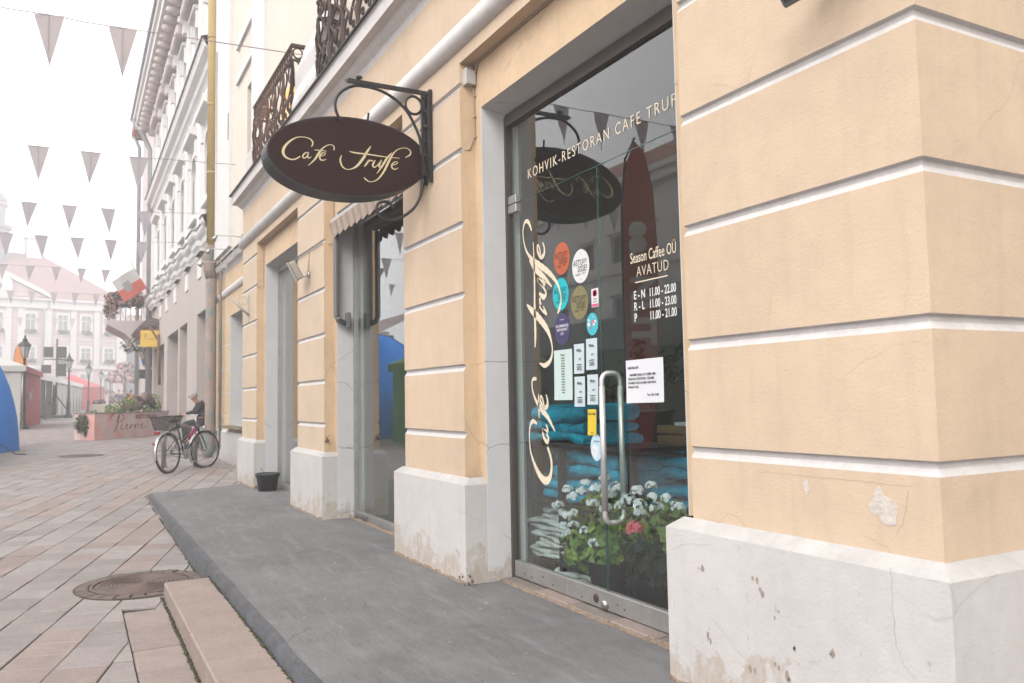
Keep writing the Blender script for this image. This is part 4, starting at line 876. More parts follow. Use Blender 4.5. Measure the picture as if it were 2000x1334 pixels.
# junction box and cables
m_cab=mat('painted_cable',(.42,.33,.24),.7)
t=thing('junction_box','small square white junction box with cables in the recess by the entrance','junction box',(-5.185,.05,3.5))
MB().bbox(-5.195,-5.14,.03,.105,3.48,3.59,.006).bbox(-5.20,-5.135,.022,.035,3.475,3.595,.004).build('box',m_whp,t)
mb=MB(); mb.tube([(-5.17,.095,3.59),(-5.17,.10,3.63),(-4.9,.10,3.632),(-2.9,.10,3.632)],.006,6).tube([(-5.17,.095,3.48),(-5.172,.10,3.3),(-5.17,.10,3.12),(-5.19,.07,3.02),(-5.21,-.006,2.995)],.0055,6)
mb.tube([(-5.19,.03,3.50),(-5.21,-.006,3.47),(-6.30,-.012,3.465)],.005,6); mb.tube([(-5.15,.10,3.55),(-5.11,.10,3.68-.06),(-5.09,.105,3.63)],.007,6)
for z in (3.4,3.25,3.1): mb.box(-5.185,-5.155,.095,.108,z,z+.012)
mb.build('cable',m_cab,t)
t=thing('wall_cable','thin painted cable running along the groove and recess of the middle openings','cable',(-8.8,.0,2.5))
mb=MB(); mb.tube([(-9.99,-.008,2.985),(-8.83,-.008,2.985),(-8.795,.06,2.97),(-8.76,.10,2.99),(-8.75,.10,3.6),(-6.45,.10,3.62)],.005,6); mb.tube([(-9.40,-.008,2.98),(-9.42,-.012,2.85),(-9.42,-.02,2.74)],.005,6); mb.tube([(-12.53,-.004,2.985),(-12.50,.09,2.985),(-12.50,.10,3.6),(-10.05,.10,3.62)],.005,6); mb.build('cable',m_cab,t)
# floodlight
m_fl=mat('beige_lamp_housing',(.42,.39,.34),.5,var=.1)
t=thing('floodlight','square beige floodlight tilted down on the pilaster between the windows','floodlight',(-9.42,0,2.72))
Mx=Matrix.Translation((-9.46,-.155,2.76))@Matrix.Scale(1.15,4)@Matrix.Rotation(R(28),4,'X')@Matrix.Rotation(R(-18),4,'Z')
MB().bbox(-.085,.085,-.025,.045,-.095,.095,.012,M=Mx).bbox(-.095,.095,-.045,-.02,-.105,.105,.006,M=Mx).build('housing',m_fl,t)
MB().box(-.07,.07,-.047,-.0455,-.08,.08,M=Mx).build('lens',mat('lamp_lens',(.10,.09,.075),.1,spec=.7),t)
MB().tube([(-9.42,0,2.715),(-9.42,-.05,2.70),(-9.45,-.13,2.70)],.010,8).lathe([(.035,0),(.035,.02),(.012,.03)],(-9.42,0,2.715),14,axis=(0,-1,0)).tube([(-9.42,-.10,2.68),(-9.42,-.13,2.655),(-9.44,-.15,2.67)],.01,6).build('arm',m_steel,t)
# lamp above the corner
t=thing('corner_floodlight','dark floodlight on the corner pilaster, cut by the top of the view','floodlight',(-1.9,0,2.62))
Mx=Matrix.Translation((-1.93,-.19,2.70))@Matrix.Rotation(R(35),4,'X')
MB().bbox(-.12,.12,-.03,.03,-.08,.10,.008,M=Mx).build('housing',m_gry,t); MB().box(-.10,.10,-.034,-.031,-.06,.08,M=Mx).build('lens',m_dk,t)
MB().box(-1.96,-1.90,-.14,-.0,2.72,2.75).lathe([(.04,0),(.04,.02),(0,.02)],(-1.93,0,2.735),12,axis=(0,-1,0)).build('bracket',m_gry,t)
# awning over the middle window
t=thing('awning','rolled beige awning with a scalloped striped valance over the middle window','awning',(-7.57,.05,3.1))
MB().bbox(-8.66,-6.48,.03,.22,3.14,3.22,.02).tube([(-8.65,.09,3.17),(-6.49,.09,3.17)],.045,12).build('roller',m_whp,t)
vb=MB(); n=132; vs=[]; nn=3
for i in range(n+1):
    x_=-8.665+2.18*i/n; sc=.045*abs(math.sin(math.pi*i/12)); yw=.02+.014*math.sin(2*math.pi*i/12+1)
    for j in range(nn+1): v=j/nn; vs.append((x_,.04-.02*(1-v)+yw*v*.7,3.165-(.125+sc)*v))
vb.add(vs,[(i*(nn+1)+j,(i+1)*(nn+1)+j,(i+1)*(nn+1)+j+1,i*(nn+1)+j+1) for i in range(n) for j in range(nn)],0,True)
for f_i in range(len(vb.f)): vb.m[f_i]=1 if (f_i//nn)//6%2 else 0
o=vb.build('valance',[mat('beige_canvas',(.44,.34,.27),.9,var=.1,vs=8,streak=.2),mat('pale_canvas_stripe',(.50,.40,.33),.9,var=.1,vs=8,streak=.2)],t)
MB().bbox(-8.64,-8.56,.055,.095,2.15,3.12,.01).build('arm',m_gry,t)
MB().tube([(-8.60,.075,2.17),(-8.60,.10,2.11),(-8.60,.19,2.08)],.03,8).bbox(-8.63,-8.57,.18,.23,2.03,2.20,.006).lathe([(.02,0),(.02,.012),(0,.014)],(-8.565,.10,2.13),10,axis=(1,0,0)).build('arm_joint',m_gry,t)
# flower pot
t=thing('black_plant_pot','empty black plastic plant pot standing by the far doorway','pot',(-12.02,.06,0))
MB().lathe([(.125,0),(.155,.20),(.168,.205),(.172,.245),(.163,.25),(.155,.235),(.12,.03),(0,.03)],(-12.02,.06,0),28).build('pot',m_plb,t)
mb=MB(); mb.tube([(-12.1,.06,.1),(-12.14,.02,.27),(-12.19,0,.31)],.004,5).tube([(-12.12,.05,.1),(-12.18,.03,.25)],.003,5); mb.build('dry_stem',m_dk,t)
# small white bracket
t=thing('flag_bracket','small white triangular bracket left empty on the far pilaster','bracket',(-13.1,0,2.75))
mb=MB(); mb.box(-13.11,-13.09,-.02,0,2.55,2.93); mb.tube([(-13.1,-.01,2.60),(-13.1,-.27,2.86)],.02,6); mb.tube([(-13.1,-.10+.07*math.cos(a),2.83+.06*math.sin(a)) for a in [k*math.pi/8 for k in range(16)]],.006,5,closed=True); mb.tube([(-13.1,-.01,2.57),(-13.1,-.02,2.47)],.004,5); mb.build('frame',m_whp,t)
# three spot lamps on arms
labs=['clip spotlight on a long arm over the far bay, nearest the shop sign','middle clip spotlight on a long arm over the far bay','farthest clip spotlight, just above the bend of the downpipe']
for i,(x_,z_) in enumerate(((-15.6,4.33),(-16.4,4.22),(-17.5,4.14))):
    t=thing('spotlight',labs[i],'spotlight',(x_,.32,z_),group='spotlights over the far bay')
    MB().tube([(x_,.36,z_-.02),(x_,.2,z_),(x_,-.12,z_-.01)],.009,6).bbox(x_-.02,x_+.02,.30,.36,z_-.12,z_+.05).build('arm',m_whp,t)
    MB().lathe([(.02,0),(.03,.05),(.055,.11),(.05,.11)],(x_,-.12,z_-.01),10,axis=(-.3,-.6,-.8)).build('lamp_head',m_steel,t)
# downpipes
m_dpy=mat('ochre_downpipe_paint',(.46,.33,.13),.6,var=.1,vs=5,streak=.2); 
m_dpo=mat('peeling_downpipe_paint',(.33,.25,.21),.7,var=.2,vs=4,streak=.3,crack=0)
nt=m_dpo.node_tree; b=nt.nodes['Principled BSDF']; pos=nt.nodes.new('ShaderNodeNewGeometry').outputs['Position']
l=b.inputs['Base Color'].links[0].from_socket; nt.links.new(_mix(nt,_ramp(nt,_noise(nt,_map(nt,pos,(1,1,.5)),3.2,5,.6),.52,.55),l,(.13,.16,.155)),b.inputs['Base Color'])
DX,DY=-19.0,.26
t=thing('downpipe','rain downpipe, ochre above and peeling beige below a bent joint','downpipe',(DX,DY,0))
MB().tube([(DX+.05,DY,4.75),(DX+.05,DY,13.2)],.115,14).build('upper_pipe',m_dpy,t)
mb=MB(); 
for z in (6.35,7.9,9.45,11): mb.tube([(DX+.05,DY,z),(DX+.05,DY,z+.05)],.122,14).tube([(DX+.05,DY,z),(DX+.05,.36,z)],.012,5)
mb.build('pipe_collar',m_dpy,t)
MB().tube([(DX+.05,DY,4.80),(DX,DY,4.62),(DX-.08,DY-.04,4.42),(DX-.03,DY-.02,4.2),(DX,DY,4.0)],[.118,.13,.15,.14,.12],12).build('bent_joint',m_dpo,t)
MB().tube([(DX,DY,4.02),(DX,DY,.25),(DX-.02,DY-.08,.10)],.115,14).build('lower_pipe',m_dpo,t)
t=thing('thin_drainpipe','thin brownish conduit beside the peeling downpipe','pipe',(DX+.55,.38,0)); mb=MB().tube([(DX+.55,.38,.3),(DX+.55,.38,4.1),(DX+.40,.34,4.4),(DX+.42,.30,9)],.03,8)
for z in (.9,1.8,2.7,3.6): mb.tube([(DX+.55,.38,z),(DX+.55,.38,z+.03)],.04,8)
mb.build('pipe',m_dpo,t)
# ================================================================== WHITE NEIGHBOUR BUILDING
m_b2=mat('white_facade_plaster',(.95,.92,.90),.9,var=.06,vs=1.5,bump=.1,bs=30,streak=.15)
m_b2l=mat('beige_ground_floor_plaster',(.60,.52,.48),.9,var=.08,vs=1.5,bump=.1,bs=30,streak=.12,dirt=((.3,.25,.2),.0,.6,.5))
m_b2p=mat('pinkish_frieze_plaster',(.72,.62,.60),.9,var=.08,vs=2)
m_roof=mat('red_tile_roof',(.38,.13,.085),.9,var=.2,vs=2)
m_zinc=mat('zinc',(.36,.37,.39),.5,.3,var=.1)
m_brf=mat('red_brown_joinery',(.25,.115,.09),.6,var=.15,vs=10)
m_bgl=mat('frosted_window_glass',(.30,.29,.29),.25,var=.2,vs=3,spec=.6)
A=thing('white_building','ornate white building with beige ground floor and arched windows beyond the downpipe','building',(-28.7,.5,.1))
AY=.5; AX0,AX1=-37.4,-20.0
holes=[(-23.25,-20.95,.35,3.63),(-27.3,-25.4,.1,3.63),(-31.1,-27.75,.1,3.63),(-36.6,-32.2,.7,3.5)]
mb=MB(); wall_with_holes(mb,AX0,AX1,AY,-.2,5.35,holes,.75); mb.build('ground_floor_wall',m_b2l,A)
mb=MB(); mb.box(-27.25,-25.45,1.1,1.2,.1,3.6); mb.box(-31.05,-27.8,1.1,1.2,.1,3.6); mb.build('blue_grey_door',mat('blue_grey_door_paint',(.22,.24,.26),.7,var=.1),A)
f=MB(); 
for xa,xb,za,zb in ((-23.25,-23.1,.5,3.6),(-21.15,-20.98,.5,3.6),(-23.1,-21.15,3.42,3.6),(-23.1,-21.15,2.45,2.55),(-23.1,-21.15,.5,.7)): f.box(xa,xb,.95,1.05,za,zb)
o=f.build('shop_window',m_brf,A); MB().box(-23.12,-21.12,.99,1.0,.6,3.5).build('pane',m_bgl,o)
MB().bbox(-23.2,-21.0,.42,1.1,.12,.68,.02).build('window_ledge',mat('grey_ledge_stone',(.26,.25,.24),.85,var=.15,vs=8),A)
MB().box(-36.55,-32.25,1.1,1.2,.7,3.5).build('dark_shopfront',m_dk,A)
wins=[-21.15,-23.8,-26.45,-29.1,-31.75,-34.4]
uh=[(x-.52,x+.52,6.35,7.55) for x in wins]+[(x-.45,x+.45,10.35,11.9) for x in wins]
def arch_wall(mb,x0,x1,y,z0,z1,hs,depth=.28,mi=0):   # facade with round-headed openings
    simple=[h for h in hs if len(h)==4]; wall_with_holes(mb,x0,x1,y,z0,z1,[(a,b_,c,d+(b_-a)/2) for a,b_,c,d in hs],depth,mi)
    for a,b_,c,d in hs:
        r_=(b_-a)/2; cx_=(a+b_)/2; k=8
        for sg in (-1,1):
            P_=[(cx_+sg*r_*math.cos(i*math.pi/2/k),d+r_*math.sin(i*math.pi/2/k)) for i in range(k+1)]; cor_=(cx_+sg*r_,d+r_)
            mb.add([(cor_[0],y,cor_[1])]+[(u,y,v) for u,v in P_],[(0,i+1,i+2) for i in range(k)],mi)
            mb.add([(u,y,v) for u,v in P_]+[(u,y+depth,v) for u,v in P_],[(i,i+1,k+2+i,k+1+i) for i in range(k)],mi)
mb=MB(); arch_wall(mb,AX0,AX1,AY,5.35,13.4,[h for h in uh if h[2]<8]+[(a,b_,c,d-.3) for a,b_,c,d in uh if c>8]); 
mb.box(AX0,AX0+.02,AY,9,-.2,13.4); mb.build('upper_wall',m_b2,A)
# stepped ledge above the ground floor (breaks forward at each pier)
lp=[(0,5.15),(.03,5.22),(.08,5.28),(.10,5.40),(.16,5.46),(.20,5.52),(.21,5.62)]
path=[]
xs_=[AX0]; 
edges=[]
for i,x in enumerate(wins[::-1]): edges+=[(x-1.325,.16),(x-.95,.16),(x-.95,0),(x+.95,0),(x+.95,.16),(x+1.325,.16)]
path=[(AX0,AY-.10)]
for x in wins[::-1]: path+=[(x-.85,AY-.10),(x-.78,AY),(x+.78,AY),(x+.85,AY-.10)]
path.append((AX1,AY-.10))
MB().sweep(lp,path,caps=True).build('lower_cornice',m_b2,A)
MB().sweep([(.20,5.62),(.24,5.63),(.24,5.65),(-.1,5.78)],path,caps=False).build('lower_cornice_flashing',m_zinc,A)
MB().sweep([(0,9.35),(.05,9.45),(.12,9.5),(.15,9.65),(.28,9.72),(.32,9.86),(.33,9.9)],[(AX0,AY),(AX1,AY)]).sweep([(.0,9.05),(.05,9.08),(.05,9.2),(0,9.22)],[(AX0,AY),(AX1,AY)]).build('middle_cornice',m_b2,A)
MB().sweep([(.32,9.90),(.37,9.91),(.37,9.94),(-.05,10.1)],[(AX0,AY),(AX1,AY)],caps=False).build('middle_cornice_flashing',m_gry,A)
pilm=MB()
for x in [w+1.325 for w in wins[1:]]+[AX0+.3,AX1-.25]:
    pilm.box(x-.22,x+.22,AY-.10,AY+.02,5.7,9.05).box(x-.2,x+.2,AY-.10,AY+.02,10.0,12.2).box(x-.28,x+.28,AY-.14,AY+.02,8.85,9.05).cut()
pilm.build_each('facade_pilaster',m_b2,A)
def arched_window():
    mb=MB(); r_=.52
    P_=[(r_*math.cos(a),1.2+r_*math.sin(a)) for a in [k*math.pi/12 for k in range(13)]]; P2=[((r_+.14)*math.cos(a),1.2+(r_+.14)*math.sin(a)) for a in [k*math.pi/12 for k in range(13)]]
    poly=[(r_,0)]+P_+[(-r_,0)]; out=[(r_+.14,0)]+P2+[(-r_-.14,0)]
    n=len(poly); vs=[(u,-.06,v) for u,v in poly]+[(u,-.06,v) for u,v in out]+[(u,0.02,v) for u,v in poly]+[(u,.02,v) for u,v in out]
    mb.add(vs,[(i,i+1,n+i+1,n+i) for i in range(n-1)]+[(n+i,n+i+1,3*n+i+1,3*n+i) for i in range(n-1)]+[(i,2*n+i,2*n+i+1,i+1) for i in range(n-1)])
    mb.sweep([(0,1.98),(.05,2.05),(.12,2.10),(.26,2.14),(.28,2.26),(.30,2.3),(.0,2.36)],[(-.85,0),(.85,0)]); mb.box(-.8,-.62,-.12,0,1.55,2.0).box(.62,.8,-.12,0,1.55,2.0); mb.box(-.7,.7,-.12,0,-.14,0)
    mb.sweep([(0,2.3),(.05,2.32),(.05,2.45),(0,2.5)],[(-.85,0),(.85,0)])
    return mb
for x in wins:
    mb=arched_window(); mb.v=[(v[0]+x,v[1]+AY,v[2]+6.35) for v in mb.v]; o=mb.build('arched_window',m_b2,A)
    MB().box(x-.5,x+.5,AY+.22,AY+.24,6.35,8.05).build('pane',mat('sky_dull_glass',(.22,.22,.235),.12,spec=.6),o) if x==wins[0] else MB().box(x-.5,x+.5,AY+.22,AY+.24,6.35,8.05).build('pane',bpy.data.materials['sky_dull_glass'],o)
    MB().box(x-.03,x+.03,AY+.17,AY+.22,6.35,8.05).box(x-.5,x+.5,AY+.17,AY+.22,7.5,7.56).build('glazing_bars',m_b2,o)
    mb=MB(); mb.sweep([(0,12.02),(.04,12.06),(.16,12.1),(.17,12.17),(.0,12.2)],[(x-.62,AY),(x+.62,AY)]); mb.box(x-.6,x-.48,AY-.1,AY,11.55,12.03); mb.box(x+.48,x+.6,AY-.1,AY,11.55,12.03); mb.box(x-.6,x+.6,AY-.1,AY,10.22,10.32)
    o=mb.build('top_window',m_b2,A); MB().box(x-.45,x+.45,AY+.22,AY+.24,10.3,12.0).build('pane',bpy.data.materials['sky_dull_glass'],o)
# eaves: boxed panels, scalloped consoles, gutter
pan=MB(); sc_=MB()
for x in wins:
    pan.bbox(x-.85,x+.85,AY-.36,AY+.02,12.30,12.62,.05).cut()
    sc_.ball((x+1.1,AY-.20,12.62),.17,sc=(1,1,.8)); sc_.box(x+.95,x+1.25,AY-.2,AY,12.2,12.6).cut()
pan.build_each('eaves_panel',m_b2p,A); sc_.build_each('eaves_scroll',m_b2,A)
co=MB(); i=0; x=AX1-.2
while x>AX0:
    co.ball((x,AY-.42,12.94),.20,sc=(.9,1.3,.7)); co.box(x-.14,x+.14,AY-.5,AY,12.9,13.1).cut(); x-=.66
co.build_each('console',m_b2p,A)
MB().sweep([(0,12.7),(.2,12.74),(.22,12.84),(.25,12.86),(.25,13.1),(.72,13.12),(.74,13.3),(.82,13.34),(.84,13.48)],[(AX0,AY+6),(AX0,AY),(AX1+.2,AY)]).build('eaves_cornice',m_b2,A)
MB().sweep([(.80,13.482),(.90,13.5),(.93,13.56),(.92,13.62),(.84,13.63)],[(AX0,AY+6),(AX0,AY),(AX1+.2,AY)],caps=False).build('gutter',m_zinc,A); MB().sweep([(.80,13.64),(-4.5,16.4)],[(AX0,AY+6),(AX0,AY),(AX1+.2,AY)],caps=False).build('roof',m_roof,A)
t=thing('corner_rainpipe','pale grey rainpipe at the far corner of the white building','pipe',(AX0+.05,.35,.3)); MB().tube([(AX0+.05,.35,.3),(AX0+.05,.35,12.0),(AX0,.0,12.8),(AX0,-.35,13.3)],.11,10).build('pipe',m_zinc,t)
mb=MB()
for x in (-22.75,-25.5,-28.6,-31.3,-33.7): mb.box(x-.32,x+.32,AY-.03,AY+.01,4.55,5.02).cut()
mb.build_each('white_panel',m_b2,A)
# next house with the flower balcony
D=thing('balcony_house','greyish pink house at the far street corner with a flower filled balcony','building',(-41,.7,.4))
mb=MB(); mb.box(-46,-37.45,.62,9,-.1,15.2); mb.build('wall',m_b2p,D)
MB().sweep([(0,15.0),(.5,15.2),(.55,15.5),(-4,17.5)],[(-46,8),(-46,.62),(-37.4,.62)],caps=False).build('roof',m_roof,D)
MB().tube([(-46,.45,.5),(-46,.45,14.6),(-46,.2,15.2)],.10,8).build('rainpipe',m_zinc,D)
mb=MB(); mb.prism([(.62,3.15),(.2,3.5),(-.5,4.25),(-1.12,4.6),(-1.18,4.66),(-1.18,4.82),(.62,4.82)],lambda u,v,w:(-40.8+w,u,v),2.9); mb.build('balcony_slab',m_b2p,D)
mb=MB()
for x in [-40.75+i*.23 for i in range(13)]: mb.tube([(x,-1.1,4.8),(x,-1.1,5.75)],.02,5)
for y in [-1.1+.2*i for i in range(9)]: mb.tube([(-37.95,y,4.8),(-37.95,y,5.75)],.02,5)
mb.tube([(-40.8,.6,5.75),(-40.8,-1.12,5.75),(-37.95,-1.12,5.75),(-37.95,.6,5.75)],.035,6)
for i in range(4): mb.tube([(-37.94,-.9+.42*i+.17*math.cos(a),5.25+.36*math.sin(a)) for a in [k*math.pi/8 for k in range(16)]],.014,5,closed=True)
mb.build('balcony_railing',m_b2l,D)
rr=random.Random(31)
def flowermass(mb,c,rad,n,r,mis): bush(mb,c,rad,n,r,mis,rr,3)
m_pf=mat('pink_balcony_flowers',(.42,.18,.18),.8,var=.3,vs=6); m_pf2=mat('pale_pink_flowers',(.62,.36,.34),.8,var=.2,vs=6); m_dgr=mat('dark_foliage',(.035,.05,.025),.8,var=.3,vs=5)
t=thing('balcony_flowers','mass of pink and dark red flowers spilling over the far corner balcony','flowers',(-38.3,-.6,5.3))
mb=MB(); flowermass(mb,(-38.0,-.45,5.72),(.35,.85,.42),620,.09,(0,0,1,2,2)); flowermass(mb,(-38.3,-1.05,5.35),(.5,.28,.45),260,.08,(0,1,2)); mb.build('blossoms',[m_pf,m_pf2,m_dgr],t)
t=thing('hanging_greenery','dark trailing greenery hanging below the far balcony','plant',(-38,.1,3.3)); mb=MB(); flowermass(mb,(-37.85,.0,3.75),(.2,.75,.35),260,.08,(0,1)); flowermass(mb,(-37.85,.45,3.2),(.15,.2,.45),140,.07,(0,)); mb.build('leaves',[m_dgr,m_b2l],t)
# awning and yellow sign of the restaurant
m_aw=mat('grey_brown_awning',(.16,.13,.12),.8,var=.1); m_awr=mat('dull_red_canvas',(.38,.12,.11),.8)
t=thing('restaurant_awning','half folded grey and red awning on the far end of the white building','awning',(-34.5,.3,3.9))
MB().prism([(.48,4.55),(.25,4.62),(.0,4.5),(-.35,4.12),(-.36,4.05),(.48,4.35)],lambda u,v,w:(-36.6+w,u,v),2.3).build('canopy',m_aw,t)
MB().prism([(.46,4.33),(-.33,4.04),(.1,3.85),(.46,3.95)],lambda u,v,w:(-36.55+w,u,v),2.2).build('lining',m_awr,t)
MB().tube([(-33.5,.45,3.6),(-33.5,.1,4.2)],.04,6).tube([(-33.3,.45,2.0),(-33.4,.40,3.9)],.05,6).build('arm',m_wood,t)
m_ysg=mat('yellow_sign_panel',(1.05,.68,.10),.5,var=.04)
t=thing('yellow_sign','square yellow hanging sign with a thin handwritten name on the white building','sign',(-34,.15,3.78))
MB().bbox(-34.05,-33.98,-.17,.47,3.46,4.09,.01).build('panel',m_ysg,t)
MB().tube([(-34.02,.5,4.2),(-34.02,-.2,4.2)],.018,6).tube([(-34.02,-.05,4.2),(-34.02,-.05,4.09)],.02,6).tube([(-34.02,.32,4.2),(-34.02,.32,4.09)],.02,6).tube([(-34.02,.48,4.35),(-34.02,.30,4.25),(-34.02,.48,4.05)],.015,6).build('bracket',m_blk,t)
PIER=[[(.0,.06,.02),(.10,.28,.03),(.02,-.05,.03),(-.06,-.2,.02)],[(-.22,.14,.02),(-.1,.30,.03),(.18,.30,.03),(.26,.16,.02),(.08,.05,.02)],[(.20,.02,.02),(.16,-.12,.03),(.24,-.13,.02)],[(.30,-.08,.02),(.40,.0,.02),(.33,-.12,.02),(.44,-.12,.02)],[(.5,.0,.02),(.48,-.13,.03),(.56,-.02,.02),(.6,-.04,.02)],[(.66,.0,.02),(.64,-.13,.03),(.70,-.02,.02),(.76,-.03,.02),(.74,-.14,.02)],[(.84,-.07,.02),(.94,.0,.02),(.86,-.13,.02),(1.05,-.1,.02)]]
mb=MB()
for s in PIER: ribbon(mb,[(u*.46-.02,v*.5+.02,w*.4) for u,v,w in s],lambda u,v,w:(-33.978+w,-.03+u,3.78+v),0,.002)
mb.build('lettering',m_brf,t)
t=thing('lightbox_sign','small dark light box sign with an orange figure on the far corner','sign',(-38,.25,2.57))
MB().bbox(-38.05,-37.95,.04,.60,2.38,2.76,.01).build('case',m_dk,t); MB().ball((-37.945,.40,2.56),.09,sc=(.05,1,1)).build('figure',emit('orange_led',(1,.2,.05),.5),t)
MB().tube([(-38,.56,2.4),(-38,.56,.4)],.05,8).build('post',m_blk,t)
t=thing('corner_flag','small blue and yellow flag hanging at the far corner above the light box','flag',(-38,.4,2.95))
MB().prism([(.12,3.2),(.42,3.1),(.46,2.86),(.3,2.8),(.18,2.95)],lambda u,v,w:(-38.02+w,u,v),.02).build('blue_half',mat('blue_flag_cloth',(.04,.14,.42),.8),t); MB().prism([(.22,2.92),(.34,3.0),(.32,2.84)],lambda u,v,w:(-38.0+w,u,v),.02).build('yellow_half',m_ysg,t); MB().tube([(-38,.62,2.95),(-38,.1,3.25)],.015,5).build('pole',m_wood,t)
# city flag on the corner
t=thing('city_flag','white and red flag with a crest flying from the corner of the white building','flag',(-36,.45,5.8))
MB().tube([(-36,.45,5.45),(-36,-.46,7.02)],.022,6).build('pole',m_wood,t)
p0=Vector((-.40,6.92)); p1=Vector((.16,5.98)); dv=Vector((-.84,-.62)).normalized()*1.02
def fl(s0,s1,t0,t1,off,m_,nm):
    mb=MB(); n=10; k=4; vs=[]
    for i in range(n+1):
        for j in range(k+1):
            tt=t0+(t1-t0)*i/n; ss=s0+(s1-s0)*j/k; q=p0+(p1-p0)*ss+dv*tt; vs.append((-36+.07*math.sin(tt*6+ss*2)+off,q.x+.02*math.sin(tt*9),q.y))
    mb.add(vs,[(i*(k+1)+j,(i+1)*(k+1)+j,(i+1)*(k+1)+j+1,i*(k+1)+j+1) for i in range(n) for j in range(k)],0,True); mb.build(nm,m_,t)
fl(.15,.58,0,1,0,mat('white_flag_cloth',(.62,.58,.57),.8),'white_stripe'); fl(.58,1,0,1,0,mat('red_flag_cloth',(.62,.12,.07),.8),'red_stripe'); fl(.42,.78,.42,.72,.012,mat('grey_crest',(.35,.32,.33),.8),'crest')
# ================================================================== STREET LAMPS
m_lg=mat('frosted_lamp_glass',(.55,.54,.52),.3)
def street_lamp():
    t=thing('street_lamp','nearest black lantern post, beside the red and white tent','street lamp',(0,0,0),group='lantern posts along the square')
    MB().lathe([(.22,0),(.22,.06),(.17,.10),(.15,.2),(.10,.28),(.085,.75),(.10,.78),(.10,.86),(.06,.92),(.052,1.5),(.046,2.55),(.06,2.6),(.04,2.66),(.05,2.72),(.08,2.75),(.03,2.82)],(0,0,0),14).lathe([(.07,1.02),(.07,1.06)],(0,0,0),12).tube([(-.22,0,2.68),(.22,0,2.68)],.014,6).ball((.22,0,2.68),.03).ball((-.22,0,2.68),.03).build('post',m_blk,t)
    fr_=MB(); b0,b1,z0,z1=.10,.21,2.86,3.30
    for i in range(6):
        a=i*math.pi/3; fr_.tube([(b0*math.cos(a),b0*math.sin(a),z0),(b1*math.cos(a),b1*math.sin(a),z1)],.010,5)
        a2=a+math.pi/3; fr_.tube([(b1*math.cos(a),b1*math.sin(a),z1),(b1*math.cos(a2),b1*math.sin(a2),z1)],.012,5); fr_.ball((b1*1.12*math.cos(a),b1*1.12*math.sin(a),z1+.03),.02)
    fr_.lathe([(.12,2.84),(.12,2.87)],(0,0,0),6,smooth=False); fr_.lathe([(.25,3.30),(.23,3.33),(.11,3.47),(.085,3.49),(.09,3.55),(.04,3.62),(.03,3.66),(.035,3.70),(.008,3.73),(.004,3.80)],(0,0,0),12,smooth=False).build('lantern_frame',m_blk,t)
    MB().lathe([(b0*.93,2.87),(b1*.95,3.29)],(0,0,0),6,smooth=False).build('lantern_glass',m_lg,t)
    return t
L0=street_lamp(); L0.location=(-37.89,-4.12,gz(-37.89))
for x,y,lab in ((-54.0,-2.62,'second black lantern post, in front of the white marquee wall'),(-68.3,-1.39,'third black lantern post, at the far end of the white marquee'),(-84,-.15,'fourth lantern post, against the far red tent'),(-99,1.15,'farthest lantern post, faded by fog before the town hall'),(-112,3.1,'very distant lantern beside the pink flower tree')):
    dup(L0,(x,y,gz(x)),U(0,1),lab)
# ================================================================== TENTS
def cloth(n,c,**k): return mat(n,c,.75,var=.08,vs=1.5,**k)
m_twh=cloth('white_tent_cloth',(.62,.61,.58),streak=.15); m_tred=cloth('red_tent_cloth',(.52,.06,.07)); m_tblue=cloth('blue_tent_cloth',(.008,.27,.92)); m_tgr=cloth('green_tent_cloth',(.12,.36,.04)); m_tgr2=cloth('dark_green_tent_cloth',(.09,.42,.05)); m_tbw=cloth('beige_tent_wall',(.50,.48,.43),streak=.3)
def wavy_wall(mb,p,q,z0,z1,mi=0,amp=.04,n=24,folds=9):
    p,q=Vector(p),Vector(q); L=(q-p).length; d=(q-p)/L; nrm=Vector((-d.y,d.x)); vs=[]
    for i in range(n+1):
        for j in range(4):
            v=j/3; s=L*i/n; w=amp*math.sin(i*folds*.9)*(1-.6*v); c=p+d*s+nrm*w; vs.append((c.x,c.y,(z0(c.x) if callable(z0) else z0)*(1-v)+z1*v))
    mb.add(vs,[(i*4+j,(i+1)*4+j,(i+1)*4+j+1,i*4+j+1) for i in range(n) for j in range(3)],mi,True)
# blue pop-up dome tent, cut by the left edge
t=thing('blue_dome_tent','bright blue domed pop-up tent at the left edge of the view','tent',(-24.2,-5.25,gz(-24)))
mb=MB(); n=28; rings=[]; cx_,cy_=-24.3,-5.30
for v,(rad,z) in enumerate(((1.66,.0),(1.64,.35),(1.60,.8),(1.53,1.2),(1.43,1.6),(1.28,2.0),(1.08,2.42),(.80,2.8),(.4,3.05),(0.001,3.12))):
    rings.append([(cx_+rad*(1+.05*math.cos(4*a))*math.cos(a),cy_+rad*(1+.05*math.cos(4*a))*math.sin(a),z+gz(cx_)) for a in [k*2*math.pi/n+math.pi/4 for k in range(n)]])
vs=[p for r_ in rings for p in r_]; mb.add(vs,[(j*n+i,j*n+(i+1)%n,(j+1)*n+(i+1)%n,(j+1)*n+i) for j in range(9) for i in range(n)],0,True)
mb.build('canopy',m_tblue,t); mb=MB()
for k in range(4):
    a=k*math.pi/2; j0=[r_[int(k*n/4)] for r_ in rings]; mb.tube([(p[0]*1.0,p[1],p[2]+.005) for p in j0],.02,5).cut()
mb.build_each('seam',mat('dark_blue_seam',(.01,.07,.24),.7),t)
MB().tube([(cx_+1.2,cy_+1.25,gz(-23)+.35),(cx_+1.7,cy_+1.75,gz(-22.6)+.01),(cx_+1.8,cy_+1.95,gz(-22.5)+.01)],.012,5).build('guy_strap',m_blk,t)
